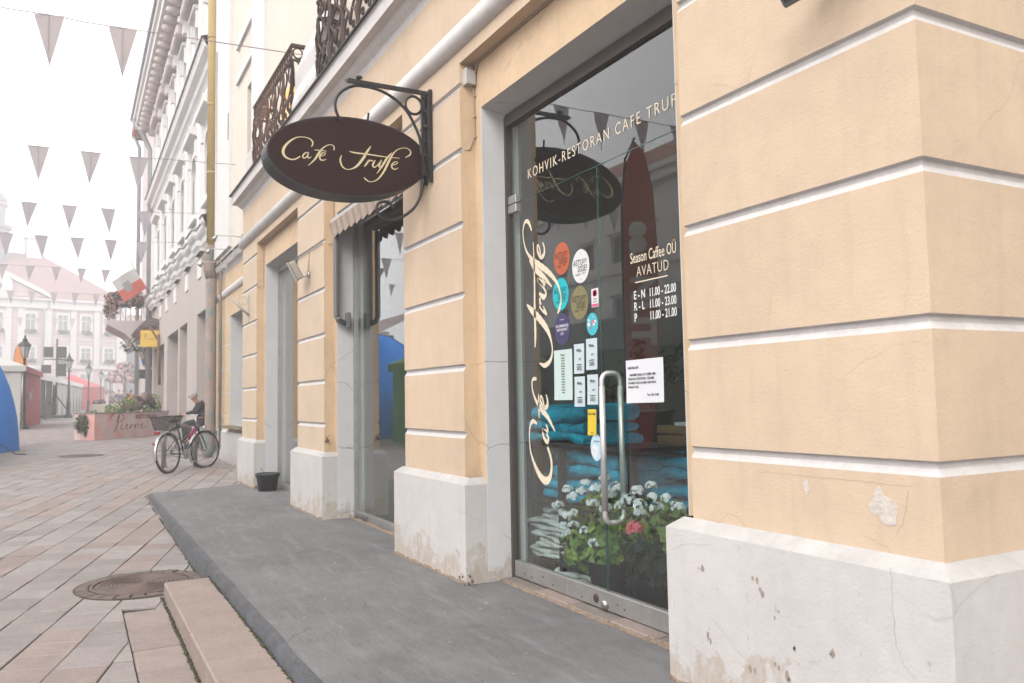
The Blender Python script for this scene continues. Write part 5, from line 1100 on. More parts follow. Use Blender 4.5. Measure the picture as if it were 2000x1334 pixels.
# green stall with flat roof (stands beside, seen mirrored in the shop glass)
t=thing('green_tent','green square stall tent mirrored in the middle shop window','tent',(-20.0,-6.2,gz(-19)))
mb=MB(); g0=gz(-20)
for p,q in (((-21.5,-4.75),(-18.5,-4.75)),((-18.5,-4.75),(-18.5,-7.75)),((-21.5,-7.75),(-21.5,-4.75)),((-18.5,-7.75),(-21.5,-7.75))): wavy_wall(mb,p,q,g0,g0+2.2,0,.03)
mb.build('side_walls',m_tgr2,t)
MB().add([(-21.6,-4.65,g0+2.15),(-18.4,-4.65,g0+2.15),(-18.4,-7.85,g0+2.15),(-21.6,-7.85,g0+2.15),(-20.0,-6.25,g0+2.95),(-21.6,-4.65,g0+1.95),(-18.4,-4.65,g0+1.95),(-18.4,-7.85,g0+1.95),(-21.6,-7.85,g0+1.95)],[(0,1,4),(1,2,4),(2,3,4),(3,0,4),(0,5,6,1),(1,6,7,2),(2,7,8,3),(3,8,5,0)]).build('roof',m_tgr,t)
# red and white gazebo
t=thing('red_white_gazebo','gazebo tent with red and white roof, white front and red printed side wall','tent',(-40.5,-6.5,gz(-40)))
ge=gz(-40); ex0,ex1=-43.8,-37.3
y0,y1=-4.15,-3.75
mb=MB(); wavy_wall(mb,(ex1,-10.3),(ex1,y0-.05),gz,ge+2.45,0,.05,20); mb.build('front_wall',m_twh,t)
mb=MB(); wavy_wall(mb,(ex1-1.0,y0),(ex0,y1),gz,ge+2.42,0,.04,16); mb.build('side_wall',m_tred,t)
mb=MB(); wavy_wall(mb,(ex1,y0),(ex1-1.0,y0),gz,ge+2.42,0,.04,8); mb.build('corner_wall',m_twh,t)
mb=MB(); wavy_wall(mb,(ex1+.02,-6.2),(ex1+.02,-5.35),ge+1.5,ge+2.4,0,.02,8); mb.build('green_panel',m_tgr,t)
mb=MB(); pk=((ex0+ex1)/2+1.4,-7.1,ge+3.95); rim=[(ex1+.1,-10.4,ge+2.45),(ex1+.1,y0+.12,ge+2.45),(ex0-.1,y1+.12,ge+2.42),(ex0-.1,-10.4,ge+2.42)]
def lerp(a,b_,t_): return tuple(a[i]+(b_[i]-a[i])*t_ for i in range(3))
mid=[lerp(r_,pk,.45) for r_ in rim]; mid=[(m_[0],m_[1],m_[2]-.12) for m_ in mid]
low_=[(r_[0],r_[1],r_[2]-.22) for r_ in rim]
mb.add(rim+mid+[pk]+low_,[(0,1,5,4),(3,0,4,7),(2,3,7,6)],0); mb.add(rim+mid,[(1,2,6,5)],1); mb.add(mid+[pk],[(0,1,4),(3,0,4),(2,3,4),(1,2,4)],1); mb.add(rim+low_,[(0,4,5,1)],0); mb.add(rim+low_,[(1,5,6,2)],1)
mb.build('roof',[m_twh,m_tred],t)
mb=MB()
for z,w in ((2.05,1.1),(1.95,.6)):pass
dd=Vector((ex0-(ex1-1.0),y1-y0,0)).normalized()
textmb(mb,'Beer',.62,lambda u,v,w:((ex1-1.0)+dd.x*(1.6+u)-w*0,y0+dd.y*(1.6+u)+.07+w,ge+1.35+v),ext=.004,align='CENTER',sx=-1.0,bold=.01)
mb.build('printed_word',m_twh,t)
mb=MB(); mb.tube([(ex1,y0,ge-.1),(ex1,y0,ge+2.4)],.03,6).tube([(ex0,y1,ge),(ex0,y1,ge+2.4)],.03,6).build('frame',m_steel,t)
# long white marquee
t=thing('long_white_marquee','long white marquee with a beige curtain wall running towards the town hall','tent',(-68,-5,gz(-68)))
mx0,mx1=-86,-47; ya=lambda x:-3.95+(-x-47)*(2.3/39)
mb=MB(); wavy_wall(mb,(-57.2,ya(-57.2)),(mx0,ya(mx0)),gz,gz(-70)+2.35,0,.07,70,7); mb.build('curtain_wall',m_tbw,t)
mb=MB(); wavy_wall(mb,(mx0,ya(mx0)),(mx0,-12),gz,gz(mx0)+2.4,0,.05,20); wavy_wall(mb,(-57.2,-11),(-57.2,ya(-57.2)-.2),gz,gz(-57)+2.4,0,.04,20);mb.build('end_wall',m_twh,t)
ea,eb=gz(-47)+2.45,gz(-86)+2.4
mb=MB(); mb.add([(mx1,ya(mx1)+.1,ea),(mx0,ya(mx0)+.1,eb),(mx0,-7.8,eb+1.3),(mx1,-7.8,ea+1.6),(mx0,-13,eb),(mx1,-13,ea),(mx1,ya(mx1)+.12,ea-.35),(mx0,ya(mx0)+.12,eb-.3)],[(0,1,2,3),(3,2,4,5),(0,6,7,1)]); mb.add([(mx1,ya(mx1)+.1,ea),(mx1,-7.8,ea+1.6),(mx1,-13,ea)],[(0,1,2)]); mb.build('roof',cloth('white_roof_sheet',(.78,.77,.75)),t)
mb=MB()
for x in [-47-i*3.9 for i in range(11)]: mb.tube([(x,ya(x),gz(x)),(x,ya(x),gz(x)+2.35)],.04,6).cut()
mb.build_each('post',m_steel,t)
for i,(x,c) in enumerate(((-50,(.5,.22,.03)),(-53,(.12,.06,.05)),(-55,(.25,.2,.16)))):
    t=thing('stall_goods',('orange heap of goods inside the marquee opening','dark red crates inside the marquee opening','brown sacks inside the marquee opening')[i],'goods',(x,-5.6,gz(x)))
    mb=MB(); rr=random.Random(i)
    for k in range(7): mb.bbox(x-.5+rr.random(),x+.2+rr.random()*.5,-6+rr.random()*.3,-5.2+rr.random()*.4,gz(x)+k*.22,gz(x)+.2+k*.22,.05)
    mb.build('heap',mat('goods_%s'%('orange','dark','brown')[i],c,.8,var=.3,vs=3),t)
t=thing('far_red_tent','red tent faded by fog behind the white marquee','tent',(-94,-1.5,gz(-94))); gr=gz(-94)
mb=MB(); wavy_wall(mb,(-91,-4),(-91,-.35),gz,gr+2.2,0,.03,14); wavy_wall(mb,(-91,-.35),(-97,.6),gz,gr+2.2,0,.03,14); mb.build('side_walls',m_tred,t)
MB().add([(-90.9,-4,gr+2.2),(-90.9,-.2,gr+2.2),(-97,.75,gr+2.2),(-97,-4,gr+2.2),(-94,-2.6,gr+3.6)],[(0,1,4),(1,2,4),(2,3,4),(3,0,4)]).build('roof',m_tred,t)
# orange feather flag
def feather(x,y,h,w,m_,label,cat='feather flag',grp=None,g=None,face=0,txt=None):
    g=gz(x) if g is None else g; t=thing('feather_flag',label,cat,(x,y,g),group=grp); ca_,sa_=math.cos(face),math.sin(face)
    f=lambda u,v,wd:(x+u*ca_-wd*sa_,y+u*sa_+wd*ca_,g+v)
    P_=[(0,h*.14),(0,h*.5),(.0,h*.8),(w*.12,h*.93),(w*.4,h*1.0),(w*.68,h*.97),(w*.92,h*.86),(w,h*.7),(w*.97,h*.45),(w*.75,h*.2),(w*.6,h*.14)]
    MB().prism(P_,lambda u,v,q:f(u+.0,v,q),.006).build('banner',m_,t)
    MB().tube([f(-.02,0,0),f(-.02,h*.5,0),f(-.01,h*.82,0),f(w*.12,h*.95,0),f(w*.42,h*1.01,0)],.016,6).box(*[v for v in (x-.25,x+.25)],y-.25,y+.25,g,g+.05).build('pole',m_blk,t)
    if txt:
        mb=MB()
        for s_ in (.008,-.004): textmb(mb,txt,w*.95,lambda u,v,q:f(w*.5+(v)*1.0+.0,h*.60-u,s_+(q)),ext=.001,sx=1.,bold=.02)
        mb.build('printed_word',m_whu,t)
    return t
feather(-52,-5.25,4.15,.62,mat('orange_flag',(.75,.25,.03),.8),'orange feather flag above the white marquee roof',g=.6,face=math.pi/2)
m_fr=mat('red_banner',(.50,.10,.09),.8)
feather(-8.68,-3.32,4.7,.44,m_fr,'red feather flag mirrored in the right door leaf, the nearer to the door gap',g=-.1,face=R(-52),grp='red feather flags',txt='ee.  NLIT')
feather(-7.55,-4.3,4.4,.62,m_fr,'red feather flag mirrored at the right edge of the door glass',g=-.1,face=R(-52),grp='red feather flags',txt='.ee')
t=thing('dark_marquee','low dark grey marquee mirrored in the lower part of the door glass','tent',(-13,-10,-.1))
mb=MB(); mb.add([(-28,-8.5,2.5),(-7.5,-8.5,2.3),(-7.5,-14,2.3),(-28,-14,2.5),(-26,-11,3.6),(-10,-11,3.5)],[(0,1,5,4),(2,3,4,5),(1,2,5),(3,0,4)]); mb.build('roof',mat('dark_grey_canvas',(.06,.065,.065),.8,var=.1),t)
mb=MB(); wavy_wall(mb,(-28,-8.6),(-7.6,-8.6),gz,2.35,0,.05,60); mb.build('walls',mat('dark_green_grey_canvas',(.05,.06,.055),.8,var=.2,vs=1),t)
mb=MB(); textmb(mb,'sport 100%',1.0,lambda u,v,w:(-15-u,-8.45,1.35+v),ext=.002,shear=.3,bold=.02); mb.build('printed_word',mat('dull_red_print',(.35,.05,.05),.8),t)
# ================================================================== SPEAKER TOWER
t=thing('speaker_tower','tripod mast carrying four black loudspeaker boxes by the white marquee','speaker tower',(-57.0,-3.3,gz(-57))); g=gz(-57)
mb=MB(); mb.tube([(-57,-3.3,g+.3),(-57,-3.3,g+4.75)],.05,8)
for a in (0,2.1,4.2): mb.tube([(-57,-3.3,g+1.3),(-57+1.0*math.cos(a),-3.3+1.0*math.sin(a),g+.03)],.035,6)
mb.tube([(-57,-4.0,g+3.5),(-57,-2.7,g+3.5)],.04,6); mb.build('mast',m_dk,t)
for y,z,h in ((-3.75,4.03,.62),(-3.05,4.03,.66),(-3.85,3.0,.5),(-3.05,2.95,.75)): MB().bbox(-57.25,-56.8,y-.26,y+.26,g+z-h/2-.1,g+z+h/2-.1,.02).build('speaker_box',mat('dark_speaker',(.05,.045,.045),.7) if 'dark_speaker' not in bpy.data.materials else bpy.data.materials['dark_speaker'],t)
MB().bbox(-58.2,-55.8,-4.2,-2.5,g-.02,g+.12,.02).build('base_board',m_gry,t)
# ================================================================== TOWN HALL
HP=Vector((-119.7-.0,-5.0,0)); ud=Vector((-.247,.969,0)); nd=Vector((.969,.247,0))   # along, outward
P0=HP
T_=thing('town_hall','pink and white town hall with red hipped roof, fading into the fog','building',(-117,-10,1))
m_thp=mat('haze_paled_pink_plaster',(.66,.50,.48),.9,var=.05); m_thw=mat('town_hall_white',(.72,.69,.67),.9,var=.04); m_thr=mat('town_hall_roof_tiles',(.34,.22,.20),.9,var=.15,vs=1); m_thg=mat('haze_paled_hall_glass',(.26,.26,.27),.2,spec=.5)  # pink and panes paled: part of the distance haze is in their colour
def F(u,z,w=0): q=P0+ud*u+nd*w; return (q.x,q.y,z)
def hb(mb,u0,u1,z0,z1,w0,w1,mi=0):
    vs=[F(u,z,w) for u in (u0,u1) for w in (w0,w1) for z in (z0,z1)]; mb.add(vs,[(0,1,3,2),(4,6,7,5),(0,4,5,1),(2,3,7,6),(0,2,6,4),(1,5,7,3)],mi)
hu0,hu1=-28,9.05
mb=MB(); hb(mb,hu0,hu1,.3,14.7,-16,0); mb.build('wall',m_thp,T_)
mb=MB()
for u0,u1 in ((7.85,9.1),(5.04,5.73),(2.22,2.95),(-.97,0.05),(-3.75,-2.95),(-5.1,-4.45),(-8.2,-7.5),(-11.5,-10.7),(-15,-14.2),(-19,-18),(-23,-22)): hb(mb,u0,u1,6.4,13.9,0,.18); mb.cut()
hb(mb,hu0,hu1+.08,13.75,14.75,-.1,.35); hb(mb,hu0,hu1+.08,14.75,14.98,-.1,.65); hb(mb,hu0,hu1+.06,6.1,6.5,0,.25); hb(mb,hu0,hu1,9.38,9.5,0,.1); hb(mb,hu0,hu1,9.8,9.92,0,.1); hb(mb,hu0,hu1,.3,1.6,0,.12)
mb.build_each('white_trim',m_thw,T_)
wu=[6.9,4.1,1.35,-2.35,-5.9,-9.4,-12.8,-16.6,-20.5]
def thwin(u,z0,z1,w=1.05):
    mb=MB(); hb(mb,u-w/2-.28,u+w/2+.28,z1,z1+.35,0,.12); hb(mb,u-w/2-.28,u-w/2,z0,z1,0,.12); hb(mb,u+w/2,u+w/2+.28,z0,z1,0,.12); hb(mb,u-w/2-.3,u+w/2+.3,z0-.25,z0,0,.16); hb(mb,u-.04,u+.04,z0,z1,0,.07); hb(mb,u-w/2,u+w/2,z0+(z1-z0)*.66,z0+(z1-z0)*.66+.08,0,.07)
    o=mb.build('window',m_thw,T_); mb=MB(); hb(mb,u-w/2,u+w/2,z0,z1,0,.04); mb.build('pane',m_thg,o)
    mb=MB(); rr=random.Random(int(u*10+z0)); 
    for k in range(40): q=F(u+rr.uniform(-w/2-.1,w/2+.1),z0-.1+rr.uniform(-.3,.12),.3+rr.uniform(-.1,.1)); leaf(mb,q,(1,rr.uniform(-1,1),rr.uniform(-.3,1)),.16,0,3,rr)
    mb.build('window_box_flowers',m_pf if False else m_dgr,o)
for u in wu:
    thwin(u,11.0,13.0); thwin(u,7.3,8.8); thwin(u,3.3,5.4,1.2)
mb=MB(); rz=14.98; a=F(hu0,rz,.6); b_=F(hu1+.5,rz,.6); c=F(hu1+.5,rz,-16); d=F(hu0,rz,-16); r1=F(.4,21.9,-7.8); r0=F(hu0+6,21.9,-7.8)
mb.add([a,b_,c,d,r1,r0],[(0,1,4,5),(1,2,4),(2,3,5,4),(3,0,5)]); mb.build('roof',m_thr,T_)
mb=MB(); hb(mb,-1.5,.35,20,23.9,-8.2,-7.0); hb(mb,-1.7,.55,23.9,24.15,-8.4,-6.8); mb.build('chimney',m_thw,T_)
mb=MB(); apex=-10.7; hb(mb,-21.3,-.2,14.76,14.96,.1,.7)
for sg in (1,-1):
    q=[F(apex+sg*10.6,15.05,.7),F(apex+sg*10.6,15.6,.7),F(apex,20.9,.7),F(apex,20.2,.7)]; q2=[F(apex+sg*10.6,15.05,-.3),F(apex+sg*10.6,15.6,-3),F(apex,20.9,-5),F(apex,20.2,-.3)]; mb.add(q+q2,[(0,1,2,3),(1,5,6,2),(0,3,7,4)])
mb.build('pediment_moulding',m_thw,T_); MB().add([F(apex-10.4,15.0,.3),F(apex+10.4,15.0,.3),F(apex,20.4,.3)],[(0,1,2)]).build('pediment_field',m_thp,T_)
o=MB().lathe([(1.75,0),(1.75,.3),(1.2,.4)],F(-6.2,16.3,.35),20,axis=nd,smooth=False).build('clock_surround',m_thw,T_); MB().lathe([(.55,.42),(0,.43)],F(-6.2,16.3,.35),16,axis=nd).build('clock_face',m_thg,o)
m_tow=mat('haze_lightened_tower_grey',(.34,.32,.34),.8)  # grey lightened so the tower fades: haze put into the colour
mb=MB(); tc=F(-6.9,0,-8)
def ring(pr): mb.lathe(pr,(tc[0],tc[1],0),8,smooth=False)
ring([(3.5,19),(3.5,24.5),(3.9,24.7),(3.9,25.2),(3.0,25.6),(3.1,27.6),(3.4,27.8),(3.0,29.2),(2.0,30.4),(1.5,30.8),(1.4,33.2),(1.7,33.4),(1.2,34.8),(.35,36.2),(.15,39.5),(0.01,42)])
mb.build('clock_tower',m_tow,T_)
mb=MB(); mb.tube([F(-.3,14.9,.4),F(-.45,13.9,.3),F(-.9,13.4,.25),F(-.95,1.5,.25)],.11,6).build('rainpipe',m_zinc,T_)
# grey house beyond, right of the town hall
t=thing('grey_fog_house','plain grey house end faded by fog right of the town hall','building',(-122,12,1.1))
mb=MB(); mb.add([F(9.4,.4,-6),F(26,.4,-8),F(26,11.5,-8),F(9.4,11.5,-6),F(9.4,.4,-20),F(26,.4,-22),F(26,11.5,-22),F(9.4,11.5,-20)],[(0,1,2,3),(1,5,6,2),(4,7,6,5),(0,3,7,4)]); mb.build('wall',mat('grey_plain_wall',(.22,.22,.225),.9,var=.06),t)
MB().add([F(9.2,11.5,-5.6),F(26.2,11.5,-7.6),F(26.2,15,-15),F(9.2,15,-13),F(9.2,11.5,-20.4),F(26.2,11.5,-22.4)],[(0,1,2,3),(3,2,5,4),(0,3,4),(1,5,2)]).build('roof',m_thr,t)
def tree(name,label,x,y,h,r_,grp,seed):
    rr=random.Random(seed); g=gz(x); t=thing(name,label,'tree',(x,y,g),group=grp); mb=MB(); mb.tube([(x,y,g),(x+.1,y,g+h*.35),(x,y+.2,g+h*.8)],[.35,.25,.08],7)
    for k in range(7):
        a=rr.random()*6.28; mb.tube([(x,y,g+h*rr.uniform(.3,.5)),(x+r_*.7*math.cos(a),y+r_*.7*math.sin(a),g+h*rr.uniform(.6,.9))],[.12,.03],5)
    mb.build('trunk',m_dk,t); mb=MB()
    for k in range(16):
        a=rr.random()*6.28; q=rr.random()**.5*r_*.8; bush(mb,(x+q*math.cos(a),y+q*math.sin(a),g+h*rr.uniform(.42,.95)),(r_*.42,r_*.42,h*.12),70,.42,(0,),rr,3)
    mb.build('crown',m_dgr,t)
for i,(x,y,h,r_) in enumerate(((-138,16,20,5),(-140,27,22,6),(-128,38,18,5))):
    tree('foggy_tree',('pale tree crown in the fog just right of the town hall roof','taller pale tree in the fog behind the grey house','farthest tree in the fog, right of the grey house')[i],x,y,h,r_,'trees lost in the fog',40+i)
# pink flower tree (tiered planter) and planters in the square
t=thing('flower_tree','tiered pink flower tree on a pole in front of the town hall','flower display',(-88,2.05,gz(-88))); g=gz(-88); mb=MB()
fxx,fyy=-88,2.05
for zz,rr_ in ((4.2,.8),(3.4,1.5),(2.9,1.9)): bush(mb,(fxx,fyy,g+zz),(rr_,rr_,.4),260,.2,(0,0,1),random.Random(int(zz*10)),3)
mb.build('blossoms',[m_pf2,m_dgr],t); MB().tube([(fxx,fyy,g),(fxx,fyy,g+4.2)],.09,6).build('pole',m_dk,t); MB().lathe([(.9,0),(1.0,.8),(.9,.82)],(fxx,fyy,g),12).build('tub',m_tred,t)
for i,(x,y0_,y1_,lab) in enumerate(((-57.5,-1.35,-.55,'nearer cream planter box with pink flowers, left end'),(-59.0,-.45,.9,'longer cream planter box with flowers behind the driftwood'))):
    t=thing('planter_box',lab,'planter',(x,(y0_+y1_)/2,gz(x)),group='cream planter boxes'); g=gz(x)
    MB().bbox(x-.4,x+.4,y0_,y1_,g-.02,g+.72,.03).build('box',mat('cream_planter',(.52,.47,.38),.85) if i==0 else bpy.data.materials['cream_planter'],t)
    mb=MB(); bush(mb,(x,(y0_+y1_)/2,g+.82),(.4,(y1_-y0_)/2,.2),160,.08,(0,1,1),random.Random(i),3); mb.build('flowers',[m_pf2,m_dgr],t)
# ================================================================== RESTAURANT PLANTER WALL
m_pw=mat('painted_pink_boards',(.95,.72,.68),.8,var=.12,vs=2.5,streak=.3)
nt=m_pw.node_tree; b=nt.nodes['Principled BSDF']; pos=nt.nodes.new('ShaderNodeNewGeometry').outputs['Position']; l=b.inputs['Base Color'].links[0].from_socket
nt.links.new(_mix(nt,_ramp(nt,_noise(nt,_map(nt,pos,(1,1.6,.6)),1.6,4,.6,.5),.42,.62,0,.85),l,(.72,.30,.25)),b.inputs['Base Color'])
pA=Vector((-27.6,-1.82)); pB=Vector((-29.8,.45)); pd=(pB-pA).normalized(); pn=Vector((pd.y,-pd.x)); 
if pn.x<0: pn=-pn
t=thing('planter_wall','low pink painted planter wall with handwritten name and the word RESTORAN','planter',(pA.x,pA.y,gz(-28)))
gpl=gz(-28.2); L_=(pB-pA).length
def PW(u,z,w=0): q=pA+pd*u+pn*w; return (q.x,q.y,z)
mb=MB(); vs=[PW(u,z,w) for u in (0,L_) for w in (-.75,0) for z in (gpl-.05,gpl+.78)]; mb.add(vs,[(0,1,3,2),(4,6,7,5),(0,4,5,1),(2,3,7,6),(0,2,6,4),(1,5,7,3)]); mb.build('wall',m_pw,t)
mb=MB(); vs=[PW(u,z,w) for u in (-.02,L_+.02) for w in (-.77,.02) for z in (gpl+.78,gpl+.81)]; mb.add(vs,[(0,1,3,2),(4,6,7,5),(0,4,5,1),(2,3,7,6),(0,2,6,4),(1,5,7,3)]); mb.build('coping',m_pink,t)
mb=MB()
for s in PIER: ribbon(mb,[(u*1.2,v*1.1,w*.9) for u,v,w in s],lambda u,v,w:PW(.85+u,gpl+.43+v,.004+w),0,.004)
textmb(mb,'RESTORAN',.17,lambda u,v,w:PW(2.12+u,gpl+.64+v,.004+w),ext=.003,bold=.004,sx=1.1); mb.build('lettering',mat('red_brown_paint',(.24,.05,.035),.8),t)
rr=random.Random(77)
t=thing('shrub_row','leafy green shrubs growing out of the pink planter wall','plant',(-28.8,-.6,gpl+.8))
mb=MB(); 
for u,h,n in ((1.0,.28,50),(1.4,.42,60),(1.75,.7,80),(2.4,.2,30),(2.95,.6,90),(.4,.12,20)): bush(mb,PW(u,gpl+.75+h*.5,-.35),(.2,.2,h*.6),n,.06,(0,0,1),rr,3)
mb.build('leaves',[m_leaf2,m_leaf],t)
m_drift=mat('driftwood',(.26,.19,.15),.9,var=.35,vs=6,bump=.6)
t=thing('driftwood','twisted driftwood log lying on top of the pink planter','driftwood',PW(2.2,gpl+.85,-.4))
MB().tube([PW(1.75,gpl+.86,-.3),PW(2.1,gpl+1.0,-.35),PW(2.5,gpl+1.25,-.4),PW(2.8,gpl+1.15,-.45),PW(3.0,gpl+.9,-.4)],[.06,.14,.2,.16,.08],8).tube([PW(2.3,gpl+1.1,-.3),PW(2.05,gpl+1.3,-.3),PW(1.9,gpl+1.25,-.3)],[.1,.06,.03],7).tube([PW(1.55,gpl+.98,-.25),PW(1.62,gpl+.92,-.45)],.13,10).build('log',m_drift,t)
t=thing('round_bush','small dark conifer in a low pot at the left end of the pink planter','bush',(-27.9,-2.15,gpl))
mb=MB(); bush(mb,(-27.9,-2.1,gpl+.48),(.22,.26,.3),420,.05,(0,1),rr,3); bush(mb,(-27.9,-1.98,gpl+.2),(.12,.14,.2),120,.05,(0,),rr,3); mb.build('foliage',[m_dgr,m_leaf],t); MB().tube([(-27.9,-2.0,gpl-.02),(-27.9,-2.05,gpl+.3)],.05,6).build('stem',m_dk,t)
# ================================================================== BUNTING
m_pen=mat('pale_mauve_pennant',(.56,.51,.52),.9,var=.06,vs=6)
nt=m_pen.node_tree; b=nt.nodes['Principled BSDF']; tl=nt.nodes.new('ShaderNodeBsdfTranslucent'); tl.inputs[0].default_value=(.55,.505,.525,1); ms=nt.nodes.new('ShaderNodeMixShader'); ms.inputs[0].default_value=.55
nt.links.new(b.outputs[0],ms.inputs[1]); nt.links.new(tl.outputs[0],ms.inputs[2]); nt.links.new(ms.outputs[0],nt.nodes['Material Output'].inputs[0])
ROWS=[(-10.39,5.68,-1.941,.76,-9.5,12,'nearest bunting line, two large pennants at the the camera side of the street'),(-16.21,5.78,-1.407,.79,-8.5,10,'second bunting line of three pennants against the sky'),(-21.53,5.94,-.94,.81,-9,11,'third bunting line, four pennants above the town hall'),(-24.3,5.70,-.784,.80,-9,12,'fourth bunting line, just below the third'),(-36.1,6.66,-1.322,.87,-10,11,'fifth bunting line, small pennants before the red roof'),(-43.1,6.52,-.638,.87,-10,12,'sixth bunting line, faint pennants at the eaves height'),(-58.2,6.75,-.6,.95,-11,11,'farthest bunting line, faint pennants before the windows')]
for k,(x,z,yl,sp,ye,n,lab) in enumerate(ROWS):
    rr=random.Random(60+k); t=thing('bunting',lab,'bunting',(x,0,z),group='bunting lines strung over the square')
    sag=lambda y:.0
    MB().tube([(x,.3,z+.07)]+[(x,yl-sp*(i*.5),z+(.0 if i%2==0 else -.012)) for i in range(2*n)],.0065,4).build('cord',m_pen,t)
    for i in range(n):
        y=yl-sp*i+rr.uniform(-.02,.02); w,h=.165*rr.uniform(.95,1.05),.60*rr.uniform(.97,1.03); tw=rr.uniform(-.35,.35); lean=rr.uniform(-.045,.045)
        if k==0 and i<2: w,h=(.155,.60)
        mb=MB(); vs=[]; m_=6
        for j in range(m_+1):
            v=j/m_
            for q in (-1,-.33,.33,1): vs.append((x+tw*q*w*(1-v)+.025*math.sin(4*v+q*2+i)*v,y+q*w*(1-v)+lean*v,z-h*v))
        mb.add(vs,[(j*4+q,j*4+q+1,(j+1)*4+q+1,(j+1)*4+q) for j in range(m_) for q in range(3)],0,True); mb.box(x-.004,x+.004,y-.003,y+.003,z-h*.7,z); mb.build('pennant',m_pen,t)
# ================================================================== HOUSES ACROSS THE SQUARE (mirrored in the glass)
t=thing('house_across','pale grey three storey house across the square, mirrored in the door glass','building',(-40,-26,0)); oy=-25.5
holes=[(x-.6,x+.6,z,z+h) for x in [-18-3.1*i for i in range(16)] for z,h in ((1,2.4),(5.2,1.9),(9.2,1.6))]
def mirror_wall():
    mb=MB(); xs_=sorted({-70.,-14.,*[h[0] for h in holes],*[h[1] for h in holes]}); wall_with_holes(mb,-70,-14,oy,-.3,13.6,holes,-.25); return mb
mirror_wall().build('wall',mat('pale_grey_facade',(.95,.93,.90),.9,var=.06),t)
mb=MB(); mb.box(-70,-14,oy-.45,oy-.26,-.3,13.5); mb.build('inner_wall',m_dwin,t)
mb=MB(); 
for z in (4.4,8.5): mb.box(-70,-14,oy,oy+.18,z,z+.25)
mb.box(-70.2,-13.8,oy,oy+.5,13.1,13.6); mb.box(-70.3,-13.7,oy,oy+.75,13.6,13.9)
for x in [-18-3.1*i for i in range(16)]:
    for z in (7.1,10.8): mb.box(x-.8,x+.8,oy,oy+.2,z+.15,z+.35)
mb.build('mouldings',m_b2,t)
MB().add([(-70.3,oy+.8,13.9),(-13.7,oy+.8,13.9),(-13.7,oy-6,18),(-70.3,oy-6,18)],[(0,1,2,3)]).build('roof',m_roof,t)
t=thing('yellow_house_across','pale yellow house with red roof mirrored in the middle shop window','building',(-90,-22,.8)); mb=MB(); wall_with_holes(mb,-120,-73,-23,.2,7.4,[(x-.6,x+.6,z,z+1.8) for x in [-76-3.3*i for i in range(13)] for z in (1.5,4.6)],-.25); mb.build('wall',mat('pale_yellow_facade',(.62,.50,.33),.9,var=.05),t)
MB().box(-120,-73,-23.5,-23.3,.2,7.4).build('inner_wall',m_dwin,t); MB().box(-120,-72.8,-23,-22.4,7.3,7.7).build('eaves',m_thw,t); MB().add([(-120,-22.2,7.7),(-72.5,-22.2,7.7),(-72.5,-28,10.5),(-120,-28,10.5)],[(0,1,2,3)]).build('roof',m_thr,t)
t=thing('added_shade_house','unseen pale house added across the side street to shade the corner','building',(10,8,0))  # out of view, added to darken the side face of the corner
mb=MB(); mb.box(7.5,16,2.2,30,-.4,11); mb.build('wall',bpy.data.materials['pale_yellow_facade'],t)
MB().box(7.3,16,2.0,30.2,11,11.4).build('eaves',m_thw,t)
# ================================================================== PEOPLE
def skin(name,nodes,edges,m_,parent,sub=2,root=0):
    me=bpy.data.meshes.new(name); off=ORG.get(parent.name,Vector((0,0,0)))
    me.from_pydata([Vector(n[:3])-off for n in nodes],edges,[]); o=bpy.data.objects.new(name,me); COL.objects.link(o)
    o.modifiers.new('s','SKIN'); sv=me.skin_vertices[0].data
    for i,n in enumerate(nodes):
        r_=n[3]; sv[i].radius=(r_,n[4]) if len(n)>4 else (r_,r_)
    sv[root].use_root=True
    s_=o.modifiers.new('u','SUBSURF'); s_.levels=sub; s_.render_levels=sub
    bpy.context.view_layer.update(); me2=bpy.data.meshes.new_from_object(o.evaluated_get(bpy.context.evaluated_depsgraph_get()))
    bpy.data.objects.remove(o); me2.materials.clear(); me2.materials.append(m_); me2.polygons.foreach_set('use_smooth',[True]*len(me2.polygons))
    o=bpy.data.objects.new(name,me2); COL.objects.link(o); o.parent=parent; ORG[o.name]=off; return o
m_skin=mat('skin',(.50,.28,.20),.6,spec=.3); m_hair=mat('grey_hair',(.45,.43,.41),.9,bump=.4,bs=90); m_jack=mat('black_jacket',(.013,.013,.015),.85); m_trs=mat('dark_trousers',(.03,.032,.04),.9); m_shoe=mat('white_blue_shoes',(.35,.36,.42),.7)
px_,g=-22.4,.13
man=thing('person','grey haired person in a black jacket sitting in the doorway, looking down at a phone','person',(px_,.45,g))
X_=lambda a:px_+a
body=[(X_(0),.58,.80,.125,.14),(X_(0),.55,.98,.12,.14),(X_(0),.50,1.16,.12,.15),(X_(0),.44,1.27,.07,.09),(X_(0),.38,1.33,.05),(X_(0),.325,1.40,.088,.082),(X_(0),.30,1.47,.082,.078),
 (X_(-.17),.47,1.24,.055),(X_(-.23),.36,1.04,.043),(X_(-.10),.10,.99,.033),(X_(-.07),.03,.99,.03,.016),
 (X_(.17),.47,1.24,.055),(X_(.23),.36,1.04,.043),(X_(.10),.10,.99,.033),(X_(.07),.03,.99,.03,.016),
 (X_(-.10),.50,.79,.085),(X_(-.13),.12,.74,.062),(X_(-.12),.14,.45,.05),(X_(-.12),.12,.22,.038),(X_(-.12),.0,.17,.035),
 (X_(.10),.50,.79,.085),(X_(.13),.12,.74,.062),(X_(.12),.20,.45,.05),(X_(.12),.18,.22,.038),(X_(.12),.06,.17,.035)]
be=[(0,1),(1,2),(2,3),(3,4),(4,5),(5,6),(2,7),(7,8),(8,9),(9,10),(2,11),(11,12),(12,13),(13,14),(0,15),(15,16),(16,17),(17,18),(18,19),(0,20),(20,21),(21,22),(22,23),(23,24)]
